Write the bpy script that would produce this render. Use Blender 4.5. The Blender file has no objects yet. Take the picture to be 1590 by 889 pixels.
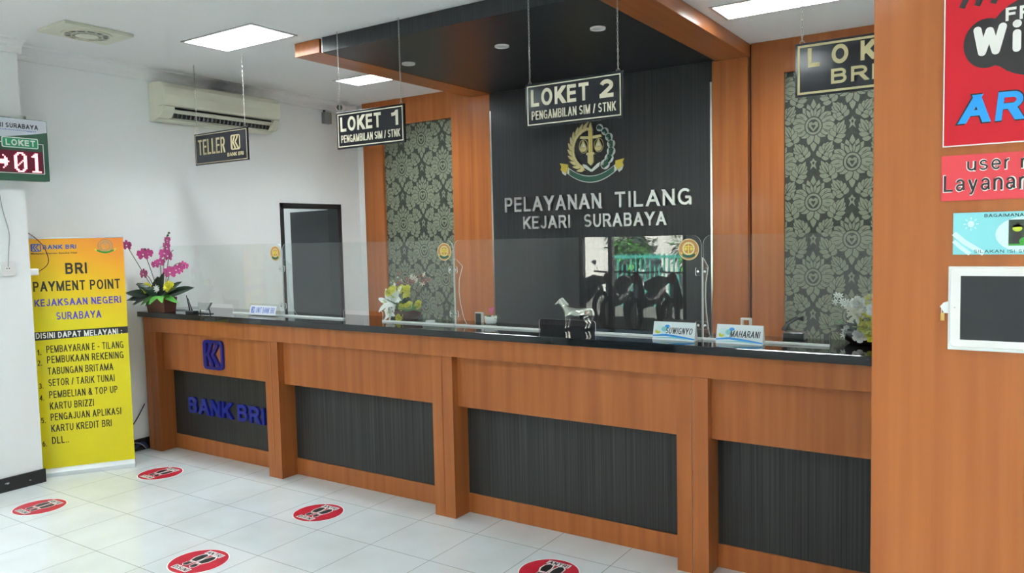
import bpy, bmesh, math, random
from mathutils import Vector, Matrix
random.seed(7)
PI = math.pi
SC = bpy.context.scene
COL = SC.collection

# ------------------------------------------------------------------ camera, world, exposure
cam_d = bpy.data.cameras.new('camera')
cam = bpy.data.objects.new('camera', cam_d)
COL.objects.link(cam)
F_PX = 1205.482
R0 = Vector((0.8336, 0.5519, -0.0227)); R1 = Vector((0.0170, -0.0666, -0.9976)); R2 = Vector((-0.5521, 0.8312, -0.0649))
R2.normalize(); R0 = (R0 - R2 * R0.dot(R2)).normalized(); R1 = R2.cross(R0)
cm = Matrix(((R0.x, -R1.x, -R2.x, 0), (R0.y, -R1.y, -R2.y, 0), (R0.z, -R1.z, -R2.z, 1.602), (0, 0, 0, 1)))
cam.matrix_world = cm
cam_d.sensor_fit = 'HORIZONTAL'; cam_d.sensor_width = 36.0; cam_d.lens = 36.0 * F_PX / 1590.0
cam_d.clip_start = 0.05
SC.camera = cam
SC.view_settings.view_transform = 'Standard'
SC.view_settings.look = 'None'
SC.view_settings.gamma = 1.0
SC.view_settings.use_curve_mapping = False
SC.view_settings.exposure = 0.65
LAMP = 48.0            # emission of the ceiling lamps
SKY = 5.0
w = bpy.data.worlds.new('sky'); SC.world = w; w.use_nodes = True
wn = w.node_tree.nodes; wl = w.node_tree.links
bg = wn['Background']
sky = wn.new('ShaderNodeTexSky'); sky.sky_type = 'HOSEK_WILKIE'; sky.turbidity = 4.0
sky.sun_direction = (0.25, 0.75, 0.62)
wl.new(sky.outputs[0], bg.inputs[0]); bg.inputs[1].default_value = SKY
sun_d = bpy.data.lights.new('sun', 'SUN'); sun_d.energy = 60.0; sun_d.angle = 0.02; sun_d.color = (1, .95, .87)
sun = bpy.data.objects.new('sun', sun_d); COL.objects.link(sun)
sun.rotation_euler = Vector((-0.25, -0.75, -0.62)).to_track_quat('-Z', 'Y').to_euler()
sun.location = (0, 6, 12)

# ------------------------------------------------------------------ materials
M = {}
def mat(name, col, rough=.5, metal=0., emit=None, es=0., spec=.5, coat=0., trans=0.):
    m = bpy.data.materials.new(name); m.use_nodes = True
    b = m.node_tree.nodes['Principled BSDF']
    b.inputs['Base Color'].default_value = (*col, 1)
    b.inputs['Roughness'].default_value = rough; b.inputs['Metallic'].default_value = metal
    b.inputs['Specular IOR Level'].default_value = spec
    b.inputs['Coat Weight'].default_value = coat; b.inputs['Coat Roughness'].default_value = .08
    if emit: b.inputs['Emission Color'].default_value = (*emit, 1); b.inputs['Emission Strength'].default_value = es
    M[name] = m
    return m
def noisy(name, c0, c1, scale=(1, 1, 1), ns=1., detail=5, lo=.3, hi=.7, bump=0., **k):
    m = mat(name, c0, **k); t = m.node_tree; b = t.nodes['Principled BSDF']
    tc = t.nodes.new('ShaderNodeTexCoord'); mp = t.nodes.new('ShaderNodeMapping'); mp.inputs['Scale'].default_value = scale
    nz = t.nodes.new('ShaderNodeTexNoise'); nz.inputs['Scale'].default_value = ns; nz.inputs['Detail'].default_value = detail
    rp = t.nodes.new('ShaderNodeValToRGB')
    rp.color_ramp.elements[0].position = lo; rp.color_ramp.elements[0].color = (*c0, 1)
    rp.color_ramp.elements[1].position = hi; rp.color_ramp.elements[1].color = (*c1, 1)
    t.links.new(tc.outputs['Object'], mp.inputs[0]); t.links.new(mp.outputs[0], nz.inputs[0])
    t.links.new(nz.outputs[0], rp.inputs[0]); t.links.new(rp.outputs[0], b.inputs['Base Color'])
    if bump:
        bp = t.nodes.new('ShaderNodeBump'); bp.inputs['Strength'].default_value = bump; bp.inputs['Distance'].default_value = .002
        t.links.new(nz.outputs[0], bp.inputs['Height']); t.links.new(bp.outputs[0], b.inputs['Normal'])
    return m
def sheet_mat(name, tint, tr=.95, ior=1.49, rough=0.0):
    m = bpy.data.materials.new(name); m.use_nodes = True; t = m.node_tree; t.nodes.clear()
    o = t.nodes.new('ShaderNodeOutputMaterial'); mx = t.nodes.new('ShaderNodeMixShader')
    tp = t.nodes.new('ShaderNodeBsdfTransparent'); tp.inputs[0].default_value = (*tint, 1)
    gl = t.nodes.new('ShaderNodeBsdfGlossy'); gl.inputs['Roughness'].default_value = rough
    fr = t.nodes.new('ShaderNodeFresnel'); ge = t.nodes.new('ShaderNodeNewGeometry'); im = t.nodes.new('ShaderNodeMath'); im.operation = 'MULTIPLY_ADD'
    im.inputs[1].default_value = 1 / ior - ior; im.inputs[2].default_value = ior     # same index on both faces of the thin sheet
    t.links.new(ge.outputs['Backfacing'], im.inputs[0]); t.links.new(im.outputs[0], fr.inputs[0])
    t.links.new(fr.outputs[0], mx.inputs[0]); t.links.new(tp.outputs[0], mx.inputs[1]); t.links.new(gl.outputs[0], mx.inputs[2])
    t.links.new(mx.outputs[0], o.inputs[0]); M[name] = m
    return m
WOOD_A = (.295, .084, .019); WOOD_B = (.405, .134, .036)
noisy('wood', WOOD_A, WOOD_B, (22, 22, .8), 1., 6, .28, .72, rough=.34, coat=.08, spec=.28)
noisy('wood_lengthwise', WOOD_A, WOOD_B, (22, .8, 22), 1., 6, .28, .72, rough=.30, coat=.12, spec=.35)
noisy('dark_laminate', (.013, .013, .0125), (.052, .050, .047), (130, 130, .9), 1., 4, .33, .75, rough=.38, spec=.3)
noisy('wall_laminate', (.0145, .0160, .0180), (.036, .038, .041), (110, 110, .8), 1., 4, .3, .8, rough=.36, spec=.35)
noisy('granite', (.004, .005, .006), (.016, .018, .02), (90, 90, 90), 1., 3, .45, .8, rough=.045, spec=.6)
noisy('black_skirting', (.010, .010, .011), (.55, .55, .52), (14, 14, 22), 1., 6, .66, .74, rough=.2)
noisy('wall_paint', (.86, .885, .878), (.89, .915, .908), (.8, .8, .8), 1., 3, .3, .7, rough=.55, spec=.25)
noisy('ceiling_paint', (.84, .85, .84), (.87, .88, .87), (.6, .6, .6), 1., 2, .3, .7, rough=.8, spec=.1)
mat('cream_plastic', (.66, .66, .53), .32)
mat('white_plastic', (.8, .8, .78), .35)
mat('grey_plastic', (.22, .24, .23), .4)
mat('black_plastic', (.012, .012, .013), .3)
mat('black_gloss', (.008, .009, .01), .06, spec=.6)
mat('navy_gloss', (.008, .009, .015), .12, spec=.5)
mat('shadow_gap', (.05, .015, .008), .6)
mat('silver', (.75, .76, .76), .22, 1.)
mat('letter_silver', (.56, .57, .56), .30, 1.)
mat('satin_silver', (.62, .63, .62), .38, 1.)
mat('steel', (.72, .70, .64), .12, 1.)
mat('chain_metal', (.45, .44, .40), .35, 1.)
mat('aluminium', (.70, .73, .75), .35, .6)
mat('gold_letter', (.74, .66, .36), .35, .15)
mat('pale_letter', (.80, .75, .57), .4)
mat('dull_gold', (.40, .34, .20), .4, .2)
mat('crest_gold', (.62, .55, .26), .3, .55)
mat('crest_yellow', (.68, .55, .06), .4)
mat('crest_green', (.012, .10, .06), .35)
mat('crest_white', (.70, .74, .70), .35, .3)
mat('sticker_gold', (.46, .22, .075), .4)
mat('seal_rim', (.62, .50, .24), .35)
mat('ink_black', (.012, .011, .012), .5)
mat('ink_blue', (.06, .04, .42), .45)
mat('ink_cobalt', (.02, .09, .42), .45)
mat('ink_white', (.82, .82, .78), .5)
mat('logo_blue', (.012, .014, .20), .25)
mat('letter_blue', (.010, .018, .24), .25)
mat('red_vinyl', (.50, .014, .035), .45, spec=.3)
mat('poster_red', (.52, .010, .022), .5, spec=.25)
mat('card_red', (.64, .055, .07), .45, spec=.3)
mat('poster_blue', (.0, .27, .72), .4)
mat('teal_print', (.22, .62, .66), .4)
mat('teal_pale', (.62, .84, .84), .4)
mat('lime', (.45, .55, .03), .5)
mat('picture_green', (.03, .28, .03), .5)
mat('white_frost', (.85, .90, .88), .35)
mat('edge_glow', (.80, .86, .83), .25)
mat('leaf_dark', (.010, .030, .014), .35)
mat('leaf', (.035, .13, .025), .45)
mat('leaf_bright', (.10, .36, .05), .45)
mat('stem', (.10, .09, .04), .6)
mat('orchid', (.60, .075, .30), .5)
mat('orchid_deep', (.30, .015, .10), .5)
mat('rose_yellow', (.72, .68, .06), .5)
mat('petal_white', (.82, .84, .80), .5)
mat('petal_cream', (.62, .58, .48), .5)
mat('petal_dusky', (.22, .07, .06), .6)
noisy('pot_brown', (.07, .018, .010), (.16, .05, .03), (4, 4, 60), 1., 3, .3, .7, rough=.5)
mat('brass', (.60, .42, .14), .3, 1.)
mat('blue_cable', (.01, .03, .10), .4)
mat('dark_cable', (.015, .013, .012), .5)
mat('red_cable', (.10, .02, .012), .5)
mat('grey_cable', (.35, .36, .35), .5)
mat('door_black', (.016, .018, .020), .35)
mat('lamp_glow', (.9, .9, .9), .5, emit=(.90, .965, 1.), es=LAMP)
mat('lamp_small', (.62, .64, .62), .4)
mat('led_bright', (.6, .05, .08), .5, emit=(1., .20, .22), es=4.5)
mat('led_back', (.035, .002, .008), .3, emit=(.35, .0, .05), es=.12)
mat('led_green', (.02, .085, .045), .4)
mat('led_label', (.02, .30, .13), .4)
mat('led_header', (.62, .66, .72), .4)
mat('screen_dark', (.014, .017, .018), .08, spec=.6)
mat('asphalt', (.16, .16, .155), .9)
mat('outside_white', (.75, .75, .74), .8)
mat('fence_green', (.04, .30, .26), .5)
mat('bike_body', (.03, .03, .04), .25)
mat('bike_red', (.30, .02, .03), .25)
mat('rubber', (.012, .012, .012), .8)
noisy('damask_ground', (.030, .035, .028), (.045, .05, .04), (40, 40, 40), 1., 2, .3, .7, rough=.6, spec=.3)
noisy('damask_motif', (.145, .163, .110), (.185, .202, .140), (60, 60, 60), 1., 2, .3, .7, rough=.42, spec=.5)
noisy('bark', (.06, .04, .03), (.14, .1, .07), (9, 9, 2), rough=.9)
sheet_mat('acrylic', (.965, .985, .975))
sheet_mat('window_glass', (.95, .97, .96), ior=1.45)
# banner cloth: orange print fading into yellow
m = mat('banner_print', (.75, .5, .02), .28, spec=.5); t = m.node_tree; b = t.nodes['Principled BSDF']
tc = t.nodes.new('ShaderNodeTexCoord'); sp = t.nodes.new('ShaderNodeSeparateXYZ'); md = t.nodes.new('ShaderNodeMath'); md.operation = 'MULTIPLY_ADD'
md.inputs[1].default_value = .42
rp = t.nodes.new('ShaderNodeValToRGB'); e = rp.color_ramp.elements
e[0].position = .60; e[0].color = (.70, .60, .0, 1); e[1].position = .97; e[1].color = (.76, .22, .035, 1)
e.new(.76).color = (.78, .50, .0, 1); e.new(.88).color = (.80, .33, .012, 1)
sc2 = t.nodes.new('ShaderNodeMath'); sc2.operation = 'MULTIPLY'; sc2.inputs[1].default_value = 1 / 1.95
t.links.new(tc.outputs['Object'], sp.inputs[0]); t.links.new(sp.outputs[0], md.inputs[0]); t.links.new(sp.outputs[2], md.inputs[2])
t.links.new(md.outputs[0], sc2.inputs[0]); t.links.new(sc2.outputs[0], rp.inputs[0]); t.links.new(rp.outputs[0], b.inputs['Base Color'])
# floor tile
m = mat('floor_tile', (.7, .74, .74), .10, spec=.5); t = m.node_tree; b = t.nodes['Principled BSDF']
tc = t.nodes.new('ShaderNodeTexCoord'); mp = t.nodes.new('ShaderNodeMapping'); mp.inputs['Location'].default_value = (.055, -.095, 0)
bk = t.nodes.new('ShaderNodeTexBrick'); bk.offset = 0.; bk.squash = 1.
for k, v in (('Scale', 1.), ('Mortar Size', .0022), ('Mortar Smooth', .1), ('Bias', 0.), ('Brick Width', .4), ('Row Height', .4)): bk.inputs[k].default_value = v
bk.inputs['Color1'].default_value = (.70, .755, .76, 1); bk.inputs['Color2'].default_value = (.735, .78, .78, 1); bk.inputs['Mortar'].default_value = (.36, .37, .36, 1)
nz = t.nodes.new('ShaderNodeTexNoise'); nz.inputs['Scale'].default_value = 2.6; nz.inputs['Detail'].default_value = 6
rp = t.nodes.new('ShaderNodeValToRGB'); rp.color_ramp.elements[0].color = (.90, .90, .885, 1); rp.color_ramp.elements[1].color = (1, 1, 1, 1)
rp.color_ramp.elements[0].position = .35; rp.color_ramp.elements[1].position = .6
mx = t.nodes.new('ShaderNodeMixRGB'); mx.blend_type = 'MULTIPLY'; mx.inputs[0].default_value = 1
t.links.new(tc.outputs['Object'], mp.inputs[0]); t.links.new(mp.outputs[0], bk.inputs[0]); t.links.new(tc.outputs['Object'], nz.inputs[0])
t.links.new(nz.outputs[0], rp.inputs[0]); t.links.new(bk.outputs[0], mx.inputs[1]); t.links.new(rp.outputs[0], mx.inputs[2]); t.links.new(mx.outputs[0], b.inputs['Base Color'])
# cornice paint with a noisy darker patch above the air conditioner
m = mat('cove_dark_patch', (.74, .755, .745), .8, spec=.1); t = m.node_tree; b = t.nodes['Principled BSDF']
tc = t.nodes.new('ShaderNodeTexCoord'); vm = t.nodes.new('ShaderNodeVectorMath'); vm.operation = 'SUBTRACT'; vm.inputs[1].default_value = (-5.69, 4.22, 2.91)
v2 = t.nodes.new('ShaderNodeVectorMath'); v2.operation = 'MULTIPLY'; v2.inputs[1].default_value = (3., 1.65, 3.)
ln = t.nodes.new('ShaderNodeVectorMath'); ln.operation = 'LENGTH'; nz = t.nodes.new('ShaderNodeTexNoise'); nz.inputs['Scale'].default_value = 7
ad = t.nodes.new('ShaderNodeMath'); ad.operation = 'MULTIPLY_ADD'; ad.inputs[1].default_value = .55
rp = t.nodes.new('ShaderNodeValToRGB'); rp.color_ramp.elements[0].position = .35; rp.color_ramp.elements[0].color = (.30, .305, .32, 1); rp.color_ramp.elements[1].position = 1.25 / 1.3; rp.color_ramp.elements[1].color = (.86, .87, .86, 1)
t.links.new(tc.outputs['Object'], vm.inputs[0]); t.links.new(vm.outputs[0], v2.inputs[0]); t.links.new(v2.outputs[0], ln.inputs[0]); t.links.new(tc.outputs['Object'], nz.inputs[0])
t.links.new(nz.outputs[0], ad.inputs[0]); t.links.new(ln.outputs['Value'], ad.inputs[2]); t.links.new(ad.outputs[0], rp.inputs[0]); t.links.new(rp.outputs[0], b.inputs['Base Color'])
m = mat('plate_print', (.72, .84, .86), .3)

# ------------------------------------------------------------------ mesh builder
def front(y):                       # a = x, b = z, d = towards -y
    return lambda a, b, d: (a, y - d, b)
def side(x):                        # seen from +x: a = y, b = z, d = towards +x
    return lambda a, b, d: (x + d, a, b)
def flat(z):                        # lying: a = x, b = y, d = up
    return lambda a, b, d: (a, b, z + d)
class MB:
    def __init__(s): s.v = []; s.f = []; s.mi = []; s.mats = []
    def mid(s, m):
        if m not in s.mats: s.mats.append(m)
        return s.mats.index(m)
    def add(s, v, f, m):
        o = len(s.v); s.v += [tuple(p) for p in v]; i = s.mid(m)
        for q in f: s.f.append([o + k for k in q]); s.mi.append(i)
        return s
    def box(s, x0, x1, y0, y1, z0, z1, m):
        v = [(x, y, z) for x in (x0, x1) for y in (y0, y1) for z in (z0, z1)]
        return s.add(v, [(0, 1, 3, 2), (4, 6, 7, 5), (0, 4, 5, 1), (2, 3, 7, 6), (0, 2, 6, 4), (1, 5, 7, 3)], m)
    def prism(s, poly, fn, d0, d1, m, mside=None):
        n = len(poly); v = [fn(a, b, d0) for a, b in poly] + [fn(a, b, d1) for a, b in poly]
        s.add(v, [list(range(n))[::-1], list(range(n, 2 * n))], m)
        o = len(s.v) - 2 * n; i = s.mid(mside or m)
        for k in range(n):
            s.f.append([o + k, o + (k + 1) % n, o + n + (k + 1) % n, o + n + k]); s.mi.append(i)
        return s
    def ring(s, outer, inner, fn, d0, d1, m):   # equal vertex counts
        n = len(outer); v = [fn(a, b, d) for d in (d0, d1) for L in (outer, inner) for a, b in L]; f = []
        for k in range(n):
            j = (k + 1) % n
            f += [(k, n + k, n + j, j), (2 * n + k, 2 * n + j, 3 * n + j, 3 * n + k), (k, j, 2 * n + j, 2 * n + k), (n + k, 3 * n + k, 3 * n + j, n + j)]
        return s.add(v, f, m)
    def rframe(s, a0, a1, b0, b1, w_, fn, d0, d1, m):
        return s.ring([(a0, b0), (a1, b0), (a1, b1), (a0, b1)], [(a0 + w_, b0 + w_), (a1 - w_, b0 + w_), (a1 - w_, b1 - w_), (a0 + w_, b1 - w_)], fn, d0, d1, m)
    def sheet(s, poly, fn, d, m):               # one printed layer
        return s.add([fn(a, b, d) for a, b in poly], [list(range(len(poly)))], m)
    def tube(s, pts, r, m, n=8, closed=False):
        pts = [Vector(p) for p in pts]; L = len(pts); v = []; f = []
        rs = r if isinstance(r, (list, tuple)) else [r] * L
        prev = None
        for i, p in enumerate(pts):
            a = pts[(i - 1) % L] if (i or closed) else p; c = pts[(i + 1) % L] if (i < L - 1 or closed) else p
            tg = (c - a)
            tg = tg.normalized() if tg.length > 1e-9 else Vector((0, 0, 1))
            if prev is None:
                up = Vector((0, 0, 1)) if abs(tg.z) < .9 else Vector((1, 0, 0)); nx = tg.cross(up).normalized()
            else: nx = (prev - tg * prev.dot(tg)).normalized()
            prev = nx; ny = tg.cross(nx)
            v += [p + (nx * math.cos(2 * PI * k / n) + ny * math.sin(2 * PI * k / n)) * rs[i] for k in range(n)]
        for i in range(L if closed else L - 1):
            for k in range(n):
                a = i * n + k; b = i * n + (k + 1) % n; j = ((i + 1) % L) * n
                f.append((a, b, j + (k + 1) % n, j + k))
        if not closed: f += [list(range(n))[::-1], list(range((L - 1) * n, L * n))]
        return s.add(v, f, m)
    def lathe(s, prof, c, m, n=24, fn=None):
        v = []; f = []; fn = fn or (lambda x, y, z: (c[0] + x, c[1] + y, c[2] + z)); L = len(prof)
        for r, z in prof: v += [fn(r * math.cos(2 * PI * k / n), r * math.sin(2 * PI * k / n), z) for k in range(n)]
        for i in range(L - 1):
            for k in range(n): f.append((i * n + k, i * n + (k + 1) % n, (i + 1) * n + (k + 1) % n, (i + 1) * n + k))
        f += [list(range(n))[::-1], list(range((L - 1) * n, L * n))]
        return s.add(v, f, m)
    def ball(s, c, r, m, n=10, sq=(1, 1, 1)):
        prof = [(max(1e-4, math.sin(PI * i / n)) * r, -math.cos(PI * i / n) * r) for i in range(n + 1)]
        return s.lathe(prof, c, m, n + 2, lambda x, y, z: (c[0] + x * sq[0], c[1] + y * sq[1], c[2] + z * sq[2]))
    def leaf(s, base, d, length, width, m, up=(0, 0, 1), curl=.0, n=6, tip=1.0, cup=0.0):
        base = Vector(base); d = Vector(d).normalized(); up = Vector(up); sd = d.cross(up)
        sd = sd.normalized() if sd.length > 1e-4 else Vector((1, 0, 0)); nn = sd.cross(d).normalized(); v = []; f = []
        for i in range(n + 1):
            t_ = i / n; wd = width * .5 * (math.sin(PI * min(1, t_ ** .8 * tip)) ** .75 + .03)
            p = base + d * (length * t_) - nn * (curl * length * t_ * t_)
            v += [p - sd * wd + nn * cup * wd, p - nn * wd * .15, p + sd * wd + nn * cup * wd]
        for i in range(n):
            k = 3 * i; f += [(k, k + 1, k + 4, k + 3), (k + 1, k + 2, k + 5, k + 4)]
        return s.add(v, f, m)
    def text(s, body, a0, a1, b0, b1, fn, d0, d1, m, bold=0., shear=0.):
        if all(c in GLY for c in body): return sans(s, body, a0, a1, b0, b1, fn, d0, d1, m, wt=.125 + bold * 2.2, shear=shear)
        v, f = text_geo(body, bold, d1 > d0 and d1 - d0 > 1e-6, shear)
        o = [(a0 + x * (a1 - a0), b0 + y * (b1 - b0), d0 + z * (d1 - d0)) for x, y, z in v]
        return s.add([fn(*p) for p in o], f, m)
    def build(s, name, parent=None, off=(0, 0, 0), bevel=0., smooth=False, recalc=True, segs=2):
        me = bpy.data.meshes.new(name); o3 = Vector(off)
        me.from_pydata([Vector(p) - o3 for p in s.v], [], s.f)
        for mn in s.mats: me.materials.append(M[mn])
        me.polygons.foreach_set('material_index', s.mi)
        if recalc:
            bm = bmesh.new(); bm.from_mesh(me); bmesh.ops.recalc_face_normals(bm, faces=bm.faces); bm.to_mesh(me); bm.free()
        if smooth: me.polygons.foreach_set('use_smooth', [True] * len(me.polygons))
        me.update()
        o = bpy.data.objects.new(name, me); COL.objects.link(o)
        if parent: o.parent = parent
        else: o.location = o3
        if bevel:
            bv = o.modifiers.new('edge', 'BEVEL'); bv.width = bevel; bv.segments = segs; bv.limit_method = 'ANGLE'; bv.angle_limit = .6
        return o
_tc = {}
def text_geo(body, bold, thick, shear):
    k = (body, bold, thick, shear)
    if k in _tc: return _tc[k]
    cu = bpy.data.curves.new('t', 'FONT'); cu.body = body; cu.size = 1; cu.offset = bold; cu.shear = shear
    cu.extrude = .5 if thick else 0.; cu.resolution_u = 3; cu.fill_mode = 'BOTH' if thick else 'FRONT'
    ob = bpy.data.objects.new('t', cu); COL.objects.link(ob)
    me = bpy.data.meshes.new_from_object(ob.evaluated_get(bpy.context.evaluated_depsgraph_get()))
    v = [tuple(p.co) for p in me.vertices]; f = [list(p.vertices) for p in me.polygons]
    bpy.data.objects.remove(ob); bpy.data.curves.remove(cu); bpy.data.meshes.remove(me)
    x0 = min(p[0] for p in v); x1 = max(p[0] for p in v); y0 = min(p[1] for p in v); y1 = max(p[1] for p in v)
    v = [((x - x0) / (x1 - x0), (y - y0) / (y1 - y0), z + .5 if thick else 0) for x, y, z in v]
    _tc[k] = (v, f)
    return _tc[k]
def tag(o, label, cat, group=None):
    o['label'] = label; o['category'] = cat
    if group: o['group'] = group
    return o
def struct(o):
    o['kind'] = 'structure'
    return o
def thing(name, label, cat, loc=(0, 0, 0), rz=0., group=None):
    o = bpy.data.objects.new(name, None); COL.objects.link(o); o.location = loc; o.rotation_euler = (0, 0, rz); o.empty_display_size = .1
    return tag(o, label, cat, group)
def copy_tree(o, parent=None):
    c = o.copy(); COL.objects.link(c)
    if parent: c.parent = parent
    for ch in list(o.children): copy_tree(ch, c)
    return c
def rrect(a0, a1, b0, b1, r, n=5):
    P = []
    for cx, cy, s0 in ((a1 - r, b0 + r, -PI / 2), (a1 - r, b1 - r, 0), (a0 + r, b1 - r, PI / 2), (a0 + r, b0 + r, PI)):
        P += [(cx + r * math.cos(s0 + PI / 2 * k / n), cy + r * math.sin(s0 + PI / 2 * k / n)) for k in range(n + 1)]
    return P
def ell(cx, cy, rx, ry=None, n=32, a0=0., a1=2 * PI):
    ry = ry or rx
    full = abs(a1 - a0 - 2 * PI) < 1e-6
    return [(cx + rx * math.cos(a0 + (a1 - a0) * k / (n if full else n - 1)), cy + ry * math.sin(a0 + (a1 - a0) * k / (n if full else n - 1))) for k in range(n)]
def petal2(cx, cy, ang, L, W, n=9, tip=.62):
    ca, sa = math.cos(ang), math.sin(ang); P = []
    for k in range(n + 1):
        t_ = k / n; wv = W * .5 * math.sin(PI * t_ ** tip if t_ else 0) ** .8 if 0 < t_ < 1 else 0.
        P.append((t_ * L, wv))
    P = P + [(x, -y) for x, y in P[-2:0:-1]]
    return [(cx + x * ca - y * sa, cy + x * sa + y * ca) for x, y in P]
def strip(pts, w_):
    L = []; Rr = []
    for i, p in enumerate(pts):
        a = Vector(pts[max(0, i - 1)]); c = Vector(pts[min(len(pts) - 1, i + 1)]); tg = (c - a).normalized(); nn = Vector((-tg.y, tg.x))
        L.append(tuple(Vector(p) + nn * w_ / 2)); Rr.append(tuple(Vector(p) - nn * w_ / 2))
    return L + Rr[::-1]

# ------------------------------------------------------------------ sans lettering drawn from strokes
def _arc(cx, cy, rx, ry, a0, a1, n=9):
    return [(cx + rx * math.cos(math.radians(a0 + (a1 - a0) * k / n)), cy + ry * math.sin(math.radians(a0 + (a1 - a0) * k / n))) for k in range(n + 1)]
_O = _arc(.5, .5, .5, .5, 0, 360, 28)
GLY = {
 'A': (.66, [[(0, 0), (.5, 1)], [(1, 0), (.5, 1)], [(.20, .32), (.80, .32)]]),
 'B': (.54, [[(0, 0), (0, 1)], [(0, 1), (.62, 1)] + _arc(.62, .77, .33, .23, 90, -90) + [(0, .54)], [(0, .54), (.66, .54)] + _arc(.66, .27, .34, .27, 90, -90) + [(0, 0)]]),
 'C': (.62, [_arc(.52, .5, .52, .5, 42, 318, 22)]),
 'D': (.58, [[(0, 0), (0, 1)], [(0, 1), (.42, 1)] + _arc(.42, .5, .58, .5, 90, -90, 16) + [(0, 0)]]),
 'E': (.48, [[(0, 0), (0, 1)], [(0, 1), (1, 1)], [(0, .53), (.93, .53)], [(0, 0), (1, 0)]]),
 'F': (.46, [[(0, 0), (0, 1)], [(0, 1), (1, 1)], [(0, .52), (.88, .52)]]),
 'G': (.64, [_arc(.52, .5, .52, .5, 45, 318, 22), [(1, 0), (1, .46)], [(1, .46), (.56, .46)]]),
 'H': (.56, [[(0, 0), (0, 1)], [(1, 0), (1, 1)], [(0, .53), (1, .53)]]),
 'I': (.0, [[(0, 0), (0, 1)]]),
 'J': (.40, [[(1, 1), (1, .30)] + _arc(.5, .26, .5, .26, 0, -175, 10)]),
 'K': (.56, [[(0, 0), (0, 1)], [(0, .34), (.96, 1)], [(.34, .58), (1, 0)]]),
 'L': (.44, [[(0, 0), (0, 1)], [(0, 0), (1, 0)]]),
 'M': (.78, [[(0, 0), (0, 1)], [(1, 0), (1, 1)], [(0, 1), (.5, 0)], [(1, 1), (.5, 0)]]),
 'N': (.56, [[(0, 0), (0, 1)], [(1, 0), (1, 1)], [(0, 1), (1, 0)]]),
 'O': (.66, [_O]),
 'P': (.52, [[(0, 0), (0, 1)], [(0, 1), (.62, 1)] + _arc(.62, .735, .38, .265, 90, -90) + [(0, .47)]]),
 'Q': (.66, [_O, [(.62, .24), (1, 0)]]),
 'R': (.56, [[(0, 0), (0, 1)], [(0, 1), (.60, 1)] + _arc(.60, .745, .38, .255, 90, -90) + [(0, .49)], [(.58, .49), (1, 0)]]),
 'S': (.54, [_arc(.5, .745, .46, .255, 28, 270, 14) + _arc(.5, .255, .5, .235, 90, -152, 14)]),
 'T': (.54, [[(.5, 0), (.5, 1)], [(0, 1), (1, 1)]]),
 'U': (.56, [[(0, 1), (0, .36)] + _arc(.5, .36, .5, .36, 180, 360, 14) + [(1, 1)]]),
 'V': (.62, [[(0, 1), (.5, 0)], [(1, 1), (.5, 0)]]),
 'W': (.90, [[(0, 1), (.26, 0)], [(.5, 1), (.26, 0)], [(.5, 1), (.74, 0)], [(1, 1), (.74, 0)]]),
 'X': (.60, [[(0, 0), (1, 1)], [(0, 1), (1, 0)]]),
 'Y': (.62, [[(0, 1), (.5, .42)], [(1, 1), (.5, .42)], [(.5, .46), (.5, 0)]]),
 'Z': (.52, [[(0, 1), (1, 1)], [(1, 1), (0, 0)], [(0, 0), (1, 0)]]),
 '0': (.48, [_O]), '1': (.24, [[(1, 0), (1, 1)], [(0, .78), (.55, .82), (1, 1)]]),
 '2': (.48, [_arc(.5, .72, .48, .28, 165, -38, 14) + [(0, .02)], [(0, 0), (1, 0)]]),
 '3': (.48, [_arc(.47, .75, .44, .25, 155, -90, 12), _arc(.47, .26, .52, .26, 90, -155, 12)]),
 '4': (.50, [[(.74, 0), (.74, 1)], [(.74, 1), (0, .30)], [(0, .28), (1, .28)]]),
 '5': (.48, [[(.14, 1), (.92, 1)], [(.16, 1), (.06, .50)], _arc(.48, .33, .52, .33, 140, -150, 14)]),
 '6': (.48, [_arc(.5, .32, .5, .32, 0, 360, 18), _arc(.62, .42, .62, .58, 75, 190, 10)]),
 '/': (.26, [[(0, 0), (1, 1)]]), '-': (.26, [[(0, .40), (1, .40)]]), '.': (.0, [[(0, 0), (0, .02)]]), ':': (.0, [[(0, .0), (0, .06)], [(0, .56), (0, .64)]]),
 '&': (.62, [_arc(.42, .78, .26, .22, 0, 360, 14), [(.22, .66), (1, 0)], _arc(.38, .27, .38, .27, 110, 320, 12) + [(.95, .48)]]),
 'u': (.42, [[(0, .72), (0, .26)] + _arc(.5, .26, .5, .26, 180, 360, 10), [(1, .72), (1, 0)]]),
 's': (.40, [_arc(.5, .545, .44, .175, 25, 270, 10) + _arc(.5, .185, .5, .185, 90, -155, 10)]),
 'e': (.46, [[(.03, .37), (1, .37)] + _arc(.5, .36, .5, .36, 0, 320, 18)]),
 'r': (.22, [[(0, .72), (0, 0)], _arc(.9, .36, .9, .36, 160, 85, 6)]),
 'n': (.42, [[(0, .72), (0, 0)], _arc(.5, .44, .5, .28, 180, 0, 10) + [(1, 0)]]),
 'a': (.44, [_arc(.47, .50, .45, .22, 165, 0, 10) + [(.92, .12), (1, 0)], [(.92, .40), (.45, .36)] + _arc(.40, .19, .40, .19, 90, 290, 10) + [(.92, .20)]]),
 'm': (.72, [[(0, .72), (0, 0)], _arc(.25, .46, .25, .26, 180, 0, 8) + [(.5, 0)], _arc(.75, .46, .25, .26, 180, 0, 8) + [(1, 0)]]),
 'y': (.46, [[(0, .72), (.5, .02)], [(1, .72), (.42, -.18), (.30, -.26), (.08, -.26)]]),
 'i': (.0, [[(0, 0), (0, .66)], [(0, .93), (0, 1)]]),
 ' ': (.24, []),
}
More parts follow.
